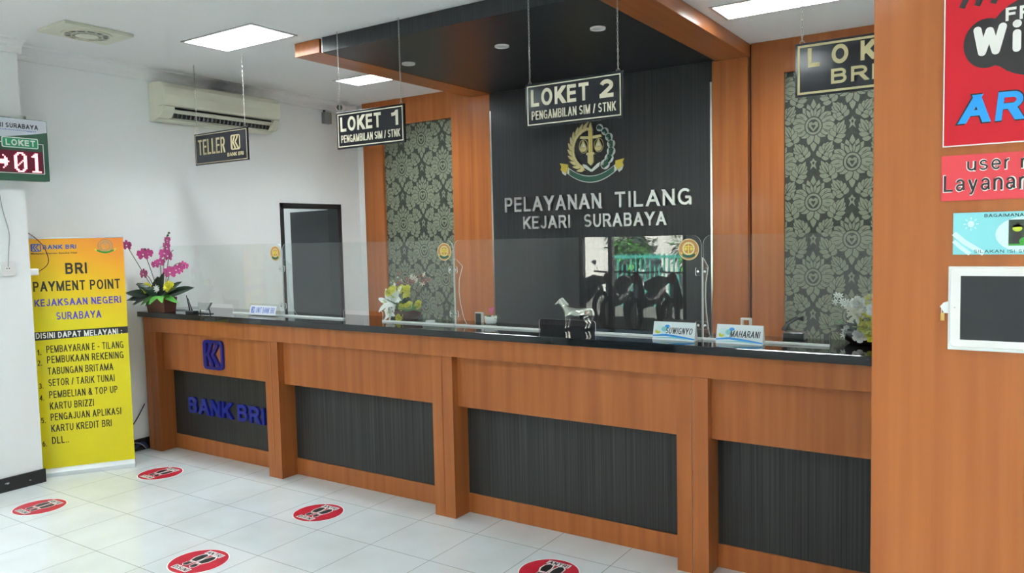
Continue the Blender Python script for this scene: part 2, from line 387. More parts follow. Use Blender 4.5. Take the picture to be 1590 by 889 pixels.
def sans(b_, body, a0, a1, y0, y1, fn, d0, d1, m, wt=.16, gap=.19, shear=0.):
    """letters between a0..a1 and y0..y1 (cap height); wt = stem width as a share of the cap height"""
    H = y1 - y0; ink = [c for c in body if c != ' ']
    n = len(ink); base = 1e-9 + sum(GLY[c][0] for c in body) + gap * (len(body) - 1)
    sx = wt * H
    for _ in range(4):
        k = (a1 - a0 - n * sx) / base
        sx = min(wt * H, .20 * k if k > 0 else sx)     # narrower stems when the line is condensed
        sx = max(sx, .30 * wt * H)
    sy = min(wt * H, sx * 1.15 if sx < wt * H else sx)
    x = a0
    if n * sx + 1e-9 > a1 - a0: k = .1
    for c in body:
        gw, strokes = GLY[c]; W = gw * k
        if c == ' ': x += W + gap * k; continue
        hx, hy = sx / 2, sy / 2
        X0 = x + hx; Yl = y0 + hy; Hh = H - 2 * hy
        lo, hi = y0, y1
        if c == 'y': lo = y0 - .32 * H
        for st in strokes:
            P = [(X0 + px * W, Yl + py * Hh) for px, py in st]
            if len(P) == 2:
                (ax, ay), (bx_, by_) = P; ux, uy = bx_ - ax, by_ - ay; L = math.hypot(ux, uy) or 1e-9; ux /= L; uy /= L
                if abs(uy) < .02 * 1: hw = hy                       # bar
                elif abs(ux) < .02: hw = hx
                else: hw = hx * abs(uy) * .96 + hy * abs(ux) * .9
                diag = abs(uy) > .02
                def isend(py): return py in (0, 1)
                e0 = (hw * 1.6 if diag else hx * .98) if (isend(st[0][1]) or not diag) else 0
                e1 = (hw * 1.6 if diag else hx * .98) if (isend(st[1][1]) or not diag) else 0
                if c in '-': e0 = e1 = hx * .9
                if c in '.:i' : e0 = e1 = hw if c != 'i' else (e0 or hw * .9)
                if not diag and c in 'TEFLZBDPRHGA':
                    e0 = hx * .95 if c in 'TZ' else 0.; e1 = hx * .95 if c in 'TEFLZ' else 0.
                ax -= ux * e0; ay -= uy * e0; bx_ += ux * e1; by_ += uy * e1
                poly = [(ax - uy * hw, ay + ux * hw), (bx_ - uy * hw, by_ + ux * hw), (bx_ + uy * hw, by_ - ux * hw), (ax + uy * hw, ay - ux * hw)]
            else:
                L_ = []; R_ = []
                for i, p in enumerate(P):
                    a = P[max(0, i - 1)]; q = P[min(len(P) - 1, i + 1)]
                    if st is _O and i in (0, len(P) - 1): a, q = P[-2], P[1]
                    tx, ty = q[0] - a[0], q[1] - a[1]; L = math.hypot(tx, ty) or 1e-9; tx /= L; ty /= L
                    L_.append((p[0] - ty * hx, p[1] + tx * hy)); R_.append((p[0] + ty * hx, p[1] - tx * hy))
                def run(e): return e
                # quads, so that curved strokes stay simple polygons
                for i in range(len(P) - 1):
                    q4 = [L_[i], L_[i + 1], R_[i + 1], R_[i]]
                    q4 = clip(q4, x - 1, x + W + sx + 1, lo, hi)
                    if q4: emit(b_, q4, fn, d0, d1, m, shear, y0)
                if st[-1][1] in (0, 1) and abs(P[-1][0] - P[-2][0]) < 1e-6:
                    yy = hi if st[-1][1] == 1 else lo; emit(b_, [(P[-1][0] - hx, P[-1][1]), (P[-1][0] + hx, P[-1][1]), (P[-1][0] + hx, yy), (P[-1][0] - hx, yy)], fn, d0, d1, m, shear, y0)
                if st[0][1] in (0, 1) and abs(P[0][0] - P[1][0]) < 1e-6:
                    yy = hi if st[0][1] == 1 else lo; emit(b_, [(P[0][0] - hx, P[0][1]), (P[0][0] + hx, P[0][1]), (P[0][0] + hx, yy), (P[0][0] - hx, yy)], fn, d0, d1, m, shear, y0)
                continue
            poly = clip(poly, x - 1, x + W + sx + 1, lo, hi)
            if poly: emit(b_, poly, fn, d0, d1, m, shear, y0)
        x += W + sx + gap * k
    return b_
def emit(b_, poly, fn, d0, d1, m, shear, y0):
    if shear: poly = [(a + (b - y0) * shear, b) for a, b in poly]
    j = len(b_.f) % 97 * 1.2e-6
    if d1 - d0 > 1e-6: b_.prism(poly, fn, d0, d1 + j * 4, m)
    else: b_.sheet(poly, fn, d0 + j, m)
def clip(poly, x0, x1, z0, z1):
    for ax, lim, sg in ((0, x0, 1), (0, x1, -1), (1, z0, 1), (1, z1, -1)):
        out = []
        for i in range(len(poly)):
            p, q = poly[i - 1], poly[i]; a = (p[ax] - lim) * sg; c = (q[ax] - lim) * sg
            if (a >= 0) != (c >= 0):
                k = a / (a - c); out.append((p[0] + (q[0] - p[0]) * k, p[1] + (q[1] - p[1]) * k))
            if c >= 0: out.append(q)
        poly = out
        if len(poly) < 3: return []
    return poly

# ------------------------------------------------------------------ setting
XL, YB, ZC, YF, XR = -5.75, 5.85, 2.96, -2.6, 3.2
o = MB().box(-12, 7, -14, 8, -.12, 0, 'floor_tile'); o.f = o.f; struct(MB().box(XL - 2.2, XR, YF, YB, -.12, 0, 'floor_tile').build('floor'))
LAMPS = [(-4.765, -4.06, 3.235, 3.585), (-4.955, -4.27, 4.79, 5.07), (-1.625, -.93, 4.70, 5.02), (-4.75, -4.05, .55, .92), (-2.05, -1.35, .55, .92), (.95, 1.65, .55, .92), (-1.35, -.65, -1.68, -1.32), (1.9, 2.6, -1.68, -1.32), (1.0, 1.7, 4.70, 5.02), (-7.2, -6.6, 4.3, 4.6)]
cb = MB(); xs = sorted({XL - 2.2, XR + .2} | {v_ for q in LAMPS for v_ in q[:2]}); ysn = sorted({YF - .2, YB + .2} | {v_ for q in LAMPS for v_ in q[2:]})
for i_ in range(len(xs) - 1):
    for j_ in range(len(ysn) - 1):
        mx_, my_ = (xs[i_] + xs[i_ + 1]) / 2, (ysn[j_] + ysn[j_ + 1]) / 2
        if not any(q[0] < mx_ < q[1] and q[2] < my_ < q[3] for q in LAMPS): cb.box(xs[i_], xs[i_ + 1], ysn[j_], ysn[j_ + 1], ZC, ZC + .15, 'ceiling_paint')
struct(cb.build('ceiling'))
struct(MB().box(XL - 2.2, XR + .2, YB, YB + .15, 0, ZC, 'wall_paint').build('wall_back'))
struct(MB().box(XR, XR + .15, YF, YB, 0, ZC, 'wall_paint').build('wall_right'))
DY0, DY1, DZ = 4.815, 5.575, 1.955
wl_ = MB().box(XL - .12, XL, YF, DY0, 0, ZC, 'wall_paint').box(XL - .12, XL, DY1, YB, 0, ZC, 'wall_paint').box(XL - .12, XL, DY0, DY1, DZ, ZC, 'wall_paint')
struct(wl_.build('wall_left'))
# room behind the open door
struct(MB().box(XL - 2.3, XL - 2.2, 3.0, YB, 0, ZC, 'wall_paint').box(XL - 2.2, XL - .12, 3.0, 3.1, 0, ZC, 'wall_paint').build('wall_side_room'))
# left pier standing out of the left wall
PX, PY = -5.573, 2.555
struct(MB().box(XL, PX, YF, PY, 0, ZC, 'wall_paint').build('wall_left_pier'))
# front wall with the glazed opening behind the viewer
WX0, WX1, WZ = -5.36, -3.74, 2.45
VX0, VX1 = .55, 2.5  # second opening, added to let more daylight into the room
fw = MB().box(XL, WX0, YF - .15, YF, 0, ZC, 'wall_paint').box(WX1, VX0, YF - .15, YF, 0, ZC, 'wall_paint').box(VX1, XR, YF - .15, YF, 0, ZC, 'wall_paint').box(WX0, WX1, YF - .15, YF, WZ, ZC, 'wall_paint').box(VX0, VX1, YF - .15, YF, WZ, ZC, 'wall_paint')
struct(fw.build('wall_front'))
wn_ = bpy.data.objects.new('window_1', None); COL.objects.link(wn_); wn_.location = (WX0, YF, 0); struct(wn_)
wf = MB()
for x in (WX0, -4.90, WX1 - .06): wf.box(x, x + .06, YF - .12, YF - .04, 0, WZ, 'door_black')
wf.box(WX0, WX1, YF - .12, YF - .04, WZ - .06, WZ, 'door_black').box(WX0, WX1, YF - .12, YF - .04, 0, .07, 'door_black')
wf.build('window_frame', wn_, (WX0, YF, 0))
gl_ = MB().box(WX0 + .06, WX1 - .06, YF - .085, YF - .077, .07, WZ - .06, 'window_glass'); gl_.build('glass_pane', wn_, (WX0, YF, 0))
wn2 = bpy.data.objects.new('window_added', None); COL.objects.link(wn2); wn2.location = (VX0, YF, 0); struct(wn2)
wf = MB()
for x in (VX0, 1.5, VX1 - .06): wf.box(x, x + .06, YF - .12, YF - .04, 0, WZ, 'door_black')
wf.box(VX0, VX1, YF - .12, YF - .04, WZ - .06, WZ, 'door_black').box(VX0, VX1, YF - .12, YF - .04, 0, .07, 'door_black')
wf.build('window_frame', wn2, (VX0, YF, 0))
MB().box(VX0 + .06, VX1 - .06, YF - .085, YF - .077, .07, WZ - .06, 'window_glass').build('glass_pane', wn2, (VX0, YF, 0))
# cornice: quarter coves along pier and wall
def cove(x, y0, y1):
    P = [(x, 2.872), (x + .018, 2.872), (x + .022, 2.886)] + [(x + .022 + .07 * (1 - math.cos(t * PI / 2)), 2.886 + .06 * math.sin(t * PI / 2)) for t in (.2, .4, .6, .8, 1.)] + [(x + .098, ZC), (x, ZC)]
    b_ = MB(); b_.prism(P, lambda a, b, d: (a, d, b), y0, y1, 'ceiling_paint'); return b_
struct(cove(PX, YF, PY + .02).build('trim_1')); cv2 = cove(XL, PY, YB - .08); cv2.mats[:] = ['cove_dark_patch']; struct(cv2.build('trim_2'))
struct(MB().box(PX, PX + .012, YF, PY + .012, 0, .092, 'black_skirting').build('baseboard_left_pier'))
struct(MB().box(XL, XL + .012, PY, 3.46, 0, .092, 'black_skirting').build('baseboard_left'))
# door
dr = bpy.data.objects.new('door_1', None); COL.objects.link(dr); dr.location = (XL, DY0, 0); struct(dr)
df = MB()
for a, b_ in ((DY0, DY0 + .035), (DY1 - .05, DY1)): df.box(XL - .13, XL + .015, a, b_, 0, DZ, 'door_black')
df.box(XL - .13, XL + .015, DY0, DY1, DZ - .045, DZ, 'door_black')
df.build('door_frame', dr, (XL, DY0, 0), bevel=.003)
th = math.radians(99); hx, hy = XL - .125, DY1 - .05; LW = .70
def leafp(u, v, z): return (hx - u * math.sin(th) - v * math.cos(th), hy - u * math.cos(th) + v * math.sin(th), z)
lf = MB()
v = [leafp(u, q, z) for u in (0, LW) for q in (0, .04) for z in (.01, DZ - .05)]
lf.add(v, [(0, 1, 3, 2), (4, 6, 7, 5), (0, 4, 5, 1), (2, 3, 7, 6), (0, 2, 6, 4), (1, 5, 7, 3)], 'door_black')
for z0, z1 in ((.18, .85), (1.0, 1.75)):
    lf.ring([leafp(u, -.004, z)[:0] or (u, z) for u, z in ((.1, z0), (LW - .1, z0), (LW - .1, z1), (.1, z1))], [(u, z) for u, z in ((.13, z0 + .03), (LW - .13, z0 + .03), (LW - .13, z1 - .03), (.13, z1 - .03))], lambda a, b, d: leafp(a, .04 + d, b), 0, .008, 'door_black')
lfo = lf.build('door_leaf', dr, (XL, DY0, 0))
hd = MB().tube([leafp(LW - .06, .04, 1.0), leafp(LW - .06, .09, 1.0), leafp(LW - .17, .09, 1.0)], .009, 'satin_silver')
hd.build('door_handle', lfo, (XL, DY0, 0), smooth=True)

# ------------------------------------------------------------------ ceiling lamps
GL = 'recessed ceiling lamps'
WELL = .105
def lamp(q, label):
    x0, x1, y0, y1 = q; cx, cy = (x0 + x1) / 2, (y0 + y1) / 2; of = (cx, cy, ZC)
    t_ = thing('ceiling_light', label, 'ceiling light', of, 0, GL)
    MB().rframe(x0 - .012, x1 + .012, y0 - .012, y1 + .012, .018, lambda a, b, d: (a, b, ZC - d), 0.0005, .006, 'satin_silver').build('frame', t_, of)
    MB().rframe(x0 + .001, x1 - .001, y0 + .001, y1 - .001, .004, lambda a, b, d: (a, b, ZC + d), .0, WELL + .01, 'satin_silver').build('housing', t_, of)
    MB().box(x0 + .006, x1 - .006, y0 + .006, y1 - .006, ZC + WELL, ZC + WELL + .008, 'lamp_glow').build('diffuser', t_, of)
    sv = MB()
    for k in range(1, 9): xx = x0 + (x1 - x0) * k / 9; sv.box(xx - .0015, xx + .0015, y0 + .005, y1 - .005, ZC + .012, ZC + .055, 'satin_silver')
    sv.build('louvre', t_, of)
    return t_
lamp(LAMPS[0], 'bright recessed ceiling lamp between the round air vent and the canopy')
lamp(LAMPS[1], 'bright recessed ceiling lamp behind the LOKET 1 sign, half under the canopy edge')
lamp(LAMPS[2], 'bright recessed ceiling lamp right of the canopy near the LOKET BRI sign')
for q, l in zip(LAMPS[3:6], ('left', 'centre', 'right')): lamp(q, 'added ceiling lamp over the waiting area, out of view on its ' + l)  # unseen lamps added to light the room
for q, l in zip(LAMPS[6:8], ('left', 'right')): lamp(q, 'added ceiling lamp by the front wall, out of view on its ' + l)  # likewise added for brightness, unseen
lamp(LAMPS[8], 'added ceiling lamp behind the counter, out of view at its far right')  # unseen extra lamp, added for light behind the counter
lamp(LAMPS[9], 'ceiling lamp of the room beyond the black door')
# air vent
t_ = thing('air_vent', 'square cream ceiling air vent with a round louvred centre', 'air vent', (-5.0, 2.72, ZC))
vb = MB(); cx, cy = -5.0, 2.715
vb.box(-5.175, -4.84, 2.5, 2.935, ZC - .022, ZC - .001, 'cream_plastic'); vb.build('plate', t_, (-5.0, 2.72, ZC), bevel=.004)
vb = MB(); vb.lathe([(.135, -.0225), (.135, -.0235), (.02, -.024)], (cx, cy, ZC), 'black_plastic', 28); vb.build('opening', t_, (-5.0, 2.72, ZC))
vb = MB(); vb.ring(ell(cx, cy, .145), ell(cx, cy, .128), lambda a, b, d: (a, b, ZC - d), .02, .032, 'cream_plastic')
vb.ring(ell(cx, cy, .092), ell(cx, cy, .084), lambda a, b, d: (a, b, ZC - d), .028, .034, 'cream_plastic')
vb.lathe([(.06, -.026), (.066, -.034), (.045, -.039), (.002, -.040)], (cx, cy, ZC), 'cream_plastic')
for k in range(12):
    a = 2 * PI * k / 12; ca, sa = math.cos(a), math.sin(a)
    vb.prism([(cx + r * ca - q * sa, cy + r * sa + q * ca) for r, q in ((.06, -.004), (.13, -.006), (.13, .006), (.06, .004))], lambda a_, b_, d: (a_, b_, ZC - d), .026, .031, 'cream_plastic')
vb.build('louvre_ring', t_, (-5.0, 2.72, ZC))

# ------------------------------------------------------------------ canopy
CY0 = 3.742; CZ = 2.866; YP = 5.75
t_ = thing('ceiling_canopy', 'dark canopy with wood side beams hung over the counter', 'canopy', (-2.98, CY0, CZ)); co = (-2.98, CY0, CZ)
MB().box(-4.243, -4.003, CY0, YP + .04, CZ, ZC - .001, 'wood_lengthwise').build('side_beam', t_, co, bevel=.002)
MB().box(-1.957, -1.711, CY0, YP + .04, CZ, ZC - .001, 'wood_lengthwise').build('side_beam', t_, co, bevel=.002)
MB().box(-4.003, -1.957, CY0 + .02, YP, CZ + .003, CZ + .02, 'wall_laminate').build('soffit_panel', t_, co)
MB().box(-3.965, -1.957, CY0 - .004, CY0 + .016, CZ - .006, ZC - .001, 'wall_laminate').build('fascia', t_, co)
MB().box(-3.972, -3.965, CY0 - .006, CY0 + .014, CZ - .006, ZC - .001, 'silver').build('fascia_trim', t_, co)
for x, l in ((-3.763, 'left'), (-2.943, 'middle'), (-2.228, 'right')):
    d = thing('downlight', 'unlit round white downlight in the canopy, ' + l + ' of the three', 'downlight', (x, 4.375, CZ), 0, 'downlights in the canopy')
    MB().ring(ell(x, 4.375, .048), ell(x, 4.375, .036), lambda a, b, q: (a, b, CZ - q), -.003, .008, 'white_plastic').build('rim', d, (x, 4.375, CZ))
    MB().lathe([(.036, .003), (.036, -.004), (.004, -.0045)], (x, 4.375, CZ), 'lamp_small').build('lens', d, (x, 4.375, CZ))

# ------------------------------------------------------------------ feature wall
t_ = thing('feature_wall', 'dark laminate feature wall between two wood posts behind the counter', 'wall panel', (-2.98, YB, 0)); wo = (-2.98, YB, 0)
MB().box(-4.243, -4.016, YP, YB, 0, CZ - .001, 'wood').build('post', t_, wo, bevel=.002)
MB().box(-1.985, -1.719, YP, YB, 0, CZ - .001, 'wood').build('post', t_, wo, bevel=.002)
MB().box(-4.016, -1.985, YP + .005, YB, 0, CZ + .003, 'wall_laminate').build('dark_panel', t_, wo)
for x in (-4.016, -1.999): MB().box(x, x + .014, YP - .003, YP + .005, 0, CZ - .15, 'silver').build('metal_trim', t_, wo)
# damask panels
def clip(poly, x0, x1, z0, z1):
    for ax, lim, sg in ((0, x0, 1), (0, x1, -1), (1, z0, 1), (1, z1, -1)):
        out = []
        for i in range(len(poly)):
            p, q = poly[i - 1], poly[i]; a = (p[ax] - lim) * sg; c = (q[ax] - lim) * sg
            if (a >= 0) != (c >= 0):
                k = a / (a - c); out.append((p[0] + (q[0] - p[0]) * k, p[1] + (q[1] - p[1]) * k))
            if c >= 0: out.append(q)
        poly = out
        if len(poly) < 3: return []
    return poly
def motif():
    L = []                                        # (polygon, light?) painted back to front
    def pet(x, z, deg, l, w_, tip=.9, gap=.008):
        a = math.radians(deg); L.append((petal2(x - gap * math.cos(a), z - gap * math.sin(a), a, l + 2 * gap, w_ + 1.6 * gap, tip=tip), 0)); L.append((petal2(x, z, a, l, w_, tip=tip), 1))
    def vein(x, z, deg, l, w_=.005): L.append((petal2(x, z, math.radians(deg), l, w_, tip=.8), 0))
    for a, l in ((90, .150), (74, .125), (106, .125), (58, .118), (122, .118)): pet(.012 * math.cos(math.radians(a)), .03, a, l * 1.08, .056, .75)
    for a, l in ((-90, .145), (-72, .105), (-108, .105)): pet(.0, -.02, a, l * 1.08, .046, 1.3)
    for a, l in ((38, .122), (142, .122), (-50, .100), (230, .100), (16, .128), (164, .128), (-30, .112), (210, .112), (-8, .126), (188, .126)):
        pet(.012 * math.cos(math.radians(a)), .008, a, l * 1.12, .060, 1.7, .006)
    for a in (38, 142, 16, 164, -8, 188, -30, 210): vein(.08 * math.cos(math.radians(a)), .008 + .08 * math.sin(math.radians(a)), a, .045)
    for s in (1, -1): pet(s * .01, .055, 90 - s * 32, .075, .028, .8); pet(s * .004, .07, 90 - s * 12, .06, .02, .8, .005)
    L.append((ell(0, .003, .062, .068, 20), 0)); L.append((ell(0, .003, .055, .061, 20), 1)); L.append((ell(0, .003, .040, .046, 18), 0))
    L.append(([(0, -.036), (.032, .0), (.030, .026), (.014, .034), (0, .022), (-.014, .034), (-.030, .026), (-.032, .0)], 1)); L.append(([(0, -.020), (.015, .004), (.010, .014), (0, .008), (-.010, .014), (-.015, .004)], 0))
    zc = -.267
    L.append(([(0, zc + .046), (.012, zc + .026), (.024, zc + .022), (.012, zc), (.022, zc - .036), (0, zc - .014), (-.022, zc - .036), (-.012, zc), (-.024, zc + .022), (-.012, zc + .026)], 1))
    L.append(([(0, zc + .024), (.009, zc + .012), (0, zc - .004), (-.009, zc + .012)], 0))
    def acanthus(x0, z0, x1, z1, wd):
        dx, dz = x1 - x0, z1 - z0; D = math.hypot(dx, dz); a0 = math.degrees(math.atan2(dz, dx))
        for t_, q, spread in ((.0, .80, 64), (.20, .92, 56), (.42, .80, 46), (.62, .60, 36)):
            for sg in (1, -1): pet(x0 + dx * t_, z0 + dz * t_, a0 + sg * spread, wd * q, wd * .52, 1.15, .004)
        pet(x0 + dx * .35, z0 + dz * .35, a0, D * .72, wd * .5, .85, .004); vein(x0 + dx * .08, z0 + dz * .08, a0, D * .8, .006)
    for s in (1, -1):
        acanthus(s * .122, zc - .112, s * .056, zc + .016, .074)
        acanthus(s * .052, zc + .046, s * .124, zc + .148, .070)
        pet(s * .105, zc + .038, 90 - s * 25, .045, .022, .9, .004)
    return L
MOT = motif()
def damask(t_, off, x0, x1, z0, z1, ox, oz, y):
    b_ = MB(); b_.box(x0, x1, y, YB - .002, z0, z1, 'damask_ground')
    PXX, PZZ = .512, .535; fn = front(y)
    for i in range(-3, 5):
        for j in range(-6, 6):
            for h in (0, 1):
                cx, cz = ox + (i + h * .5) * PXX, oz + (j + h * .5) * PZZ
                if cx < x0 - .35 or cx > x1 + .35 or cz < z0 - .5 or cz > z1 + .6: continue
                for n_, (poly, lt) in enumerate(MOT):
                    q = clip([(cx + a, cz + b) for a, b in poly], x0 + .001, x1 - .001, z0, z1)
                    if q: b_.sheet(q, fn, .0004 + n_ * .00002, 'damask_motif' if lt else 'damask_ground')
    return b_.build('damask_panel', t_, off, recalc=False)
YFr = 5.78
def damask_frame(x0, x1, d0, d1, dtop, name_label, ox, oz):
    t_ = thing('wallpaper_panel', name_label, 'wall panel', ((x0 + x1) / 2, YB, 0), 0, 'damask panels behind the counter'); of = ((x0 + x1) / 2, YB, 0)
    MB().box(x0, d0, YFr, YB, 0, ZC - .001, 'wood').build('stile', t_, of, bevel=.002)
    MB().box(d1, x1, YFr, YB, 0, ZC - .001, 'wood').build('stile', t_, of, bevel=.002)
    MB().box(d0, d1, YFr, YB, dtop, ZC - .001, 'wood').build('top_rail', t_, of, bevel=.002)
    damask(t_, of, d0, d1, 0, dtop, ox, oz, YFr + .03)
damask_frame(-5.605, -4.245, -5.345, -4.478, 2.708, 'damask wallpaper panel in a wood frame behind the LOKET 1 sign', -4.612, 2.275)
damask_frame(-1.700, -.30, -1.468, -.55, 2.722, 'damask wallpaper panel in a wood frame behind the LOKET BRI sign', -1.272, 2.325)
struct(MB().box(-1.719, -1.700, YFr + .03, YB, 0, ZC - .001, 'shadow_gap').build('trim_3'))

# wall crest
def crest(parent, fn, cx, cz, s, off, mats=None, thick=.012):
    """crest drawn in units of the photo's close-up; s = metres per unit"""
    g = lambda P: [(cx + u * s, cz + (480 - v) * s) for u, v in P]
    k = thick
    mm = mats or dict(gold='crest_gold', yellow='crest_yellow', green='crest_green', white='crest_white')
    b_ = MB()
    for i in range(11):                          # wheat ear
        a = math.radians(112 + i * 13.5); r = 245; px, pz = r * math.cos(a), 440 - r * math.sin(a)
        for sgn in (-1, 1):
            d = a + PI / 2 + PI + sgn * .48
            P = petal2(px, -pz, d, 96, 36); b_.prism(g([(x, -y) for x, y in P]), fn, 0, k * (.8 + .2 * (i % 2)), mm['gold'])
    b_.prism(g(strip([(245 * math.cos(math.radians(a)), 440 - 245 * math.sin(math.radians(a))) for a in range(112, 262, 10)], 9)), fn, 0, k * 1.2, mm['gold'])
    b_.build('wheat_ear', parent, off)
    b_ = MB(); c_ = MB()
    for i in range(7):                           # cotton bolls
        a = math.radians(64 - i * 18.5); r = 248; px, pz = r * math.cos(a), 440 - r * math.sin(a); q = 40 + i * 2.6
        out = ell(px, pz, q, q, 14); b_.prism(g(out), fn, 0, k * .7, mm['white'])
        dd = a - PI / 2
        tri = [(px + q * .80 * math.cos(t), pz - q * .80 * math.sin(t)) for t in (dd + PI, dd + PI + .9, dd + .55, dd, dd - .55, dd + PI - .9)]
        c_.prism(g(tri), fn, k * .7, k * 1.0, mm['green'])
    b_.prism(g([(-70, 610), (0, 668), (70, 610), (110, 590), (95, 640), (10, 690), (-10, 690), (-95, 640), (-110, 600)]), fn, 0, k * .7, mm['white'])
    w_ = b_.build('cotton_branch', parent, off); c_.build('cotton_boll', w_, off)
    b_ = MB()                                    # sword
    b_.prism(g([(-24, 480), (-24, 230), (0, 150), (24, 230), (24, 480)]), fn, 0, k * 1.5, mm['gold'])
    b_.prism(g([(-7, 480), (-7, 240), (0, 200), (7, 240), (7, 480)]), fn, k * 1.5, k * 1.8, mm['yellow'])
    b_.prism(g([(-56, 505), (-46, 480), (46, 480), (56, 505)]), fn, 0, k * 1.7, mm['gold'])
    b_.prism(g([(-36, 505), (36, 505), (36, 590), (0, 625), (-36, 590)]), fn, 0, k * 1.5, mm['gold'])
    b_.build('sword', parent, off)
    b_ = MB()                                    # scales
    b_.prism(g([(-135, 318), (-125, 292), (-24, 300), (24, 300), (125, 292), (135, 318), (24, 330), (-24, 330)]), fn, 0, k * 1.2, mm['gold'])
    for u in (-95, 95):
        b_.ring(g([(u, 335), (u + 42, 420), (u - 42, 420)]), g([(u, 365), (u + 25, 412), (u - 25, 412)]), fn, 0, k, mm['gold'])
        b_.prism(g([(u, 360), (u + 26, 414), (u - 26, 414)]), fn, 0, k * .5, mm['white'])
        b_.prism(g(ell(u, 424, 44, 42, 12, 0, PI)), fn, 0, k, mm['gold'])
        b_.ring(g(ell(u, 405, 58, 78, 20)), g(ell(u, 405, 52, 70, 20)), fn, 0, k * .6, mm['gold'])
    b_.build('scales', parent, off)
    b_ = MB()                                    # ribbon
    top = [(u, 735 - (u / 300.) ** 2 * 112) for u in range(-310, 311, 31)]; bot = [(u, 812 - (u / 300.) ** 2 * 112) for u in range(-310, 311, 31)]
    b_.prism(g(top + bot[::-1]), fn, 0, k * .6, mm['white'])
    t2 = [(u, v + 9) for u, v in top[1:-1]]; bt = [(u, v - 9) for u, v in bot[1:-1]]
    b_.prism(g(t2 + bt[::-1]), fn, k * .6, k * .9, mm['green'])
    for sg in (-1, 1):
        b_.prism(g([(sg * 295, 640), (sg * 300, 590), (sg * 400, 572), (sg * 380, 612), (sg * 392, 650), (sg * 320, 690)]), fn, 0, k, mm['yellow'])
        b_.prism(g([(sg * 320, 690), (sg * 392, 640), (sg * 372, 690), (sg * 335, 715)]), fn, 0, k * .5, mm['white'])
    b_.build('ribbon', parent, off)
    b_ = MB()
    for u in (-170, 0, 170):
        st = [(u + (62 if i % 2 == 0 else 26) * math.sin(PI * i / 5), 82 - (62 if i % 2 == 0 else 26) * math.cos(PI * i / 5)) for i in range(10)]
        b_.prism(g(st), fn, 0, k, mm['gold'])
    b_.build('star', parent, off)
wy = YP + .005
t_ = thing('wall_crest', 'large gold and green crest with sword, scales and ribbon on the dark wall', 'crest', (-3.005, wy, 2.27))
crest(t_, front(wy), -3.005, 2.272, .00074, (-3.005, wy, 2.27), thick=.014)
# raised letters
for body, x0, x1, z0, z1, l in (((('PELAYANAN', -3.865, -2.915), ('TILANG', -2.79, -2.145)), -3.865, -2.145, 1.812, 1.938, 'upper line of raised silver letters, PELAYANAN TILANG, on the dark wall'), ((('KEJARI', -3.675, -3.208), ('SURABAYA', -3.075, -2.352)), -3.675, -2.352, 1.66, 1.768, 'lower line of raised silver letters, KEJARI SURABAYA, on the dark wall')):
    t_ = thing('wall_lettering', l, 'lettering', (x0, wy, z0), 0, 'raised letters on the dark wall')
    for wd, xa, xb in body: MB().text(wd, xa, xb, z0, z1, front(wy), 0, .022, 'letter_silver', bold=.012).build('word', t_, (x0, wy, z0))

# ------------------------------------------------------------------ counter
YC = 3.415
t_ = thing('service_counter', 'long wooden service counter with dark panels and a black granite top', 'counter', (-2.7, YC, 0)); of = (-2.7, YC, 0)
XE = .35
MB().box(-5.745, XE, 3.385, 3.85, 1.044, 1.084, 'granite').build('granite_top', t_, of, bevel=.003)
MB().box(-5.716, XE, YC, YC + .10, .932, 1.044, 'wood').build('apron', t_, of, bevel=.002)
MB().box(-5.70, XE, 3.465, 3.49, .640, .934, 'wood').build('header_panel', t_, of, bevel=.002)
MB().box(-5.70, XE, 3.545, 3.57, 0, .115, 'wood').build('plinth', t_, of, bevel=.002)
MB().box(-5.74, XE, 3.57, 3.80, 0, 1.043, 'wood').build('body', t_, of)
for i, (x0, x1) in enumerate(((-5.716, -5.561), (-4.296, -4.163), (-2.837, -2.688), (-1.359, -1.207), (.06, .21))):
    mid = (x0 + x1) / 2; b_ = MB()
    b_.box(x0, mid - .0015, YC + .001, 3.60, 0, .931, 'wood').box(mid + .0015, x1, YC + .001, 3.60, 0, .931, 'wood').box(mid - .0015, mid + .0015, YC + .006, 3.60, 0, .931, 'satin_silver' if i == 3 else 'shadow_gap')
    b_.build('upright', t_, of)
for x0, x1 in ((-5.561, -4.296), (-4.163, -2.837), (-2.688, -1.359), (-1.207, .06)):
    MB().box(x0, x1, 3.553, 3.572, .115, .70, 'dark_laminate').build('dark_panel', t_, of)
# logo and letters on the counter
def bank_logo(b_, a0, a1, b0, b1, fn, d0, d1, m, fr=.10):
    W, Hh = a1 - a0, b1 - b0; r = min(W, Hh) * .16; k = fr * W
    b_.ring(rrect(a0, a1, b0, b1, r), rrect(a0 + k, a1 - k, b0 + k, b1 - k, r * .6), fn, d0, d1, m)
    g = lambda P: [(a0 + x * W, b0 + y * Hh) for x, y in P]
    b_.prism(g([(.08, .92), (.2, .92), (.16, .55), (.2, .48), (.16, .4), (.2, .08), (.08, .08)]), fn, d0, d1, m)
    for pts in ([(.42, .95), (.38, .8), (.24, .52), (.42, .2), (.45, .05)], [(.72, .95), (.68, .78), (.48, .52), (.72, .18), (.86, .05)]):
        L = [(x - .07, y) for x, y in pts]; Rr = [(x + .08, y) for x, y in pts]; b_.prism(g(L + Rr[::-1]), fn, d0, d1, m)
    return b_
t_ = thing('bank_emblem', 'blue rounded square bank emblem on the left bay of the counter', 'logo', (-4.91, 3.465, .68))
bank_logo(MB(), -5.02, -4.795, .683, .898, front(3.465), .0, .02, 'logo_blue').build('emblem', t_, (-4.91, 3.465, .68))
t_ = thing('counter_lettering', 'blue raised letters BANK BRI on the dark left panel of the counter', 'lettering', (-5.3, 3.553, .31))
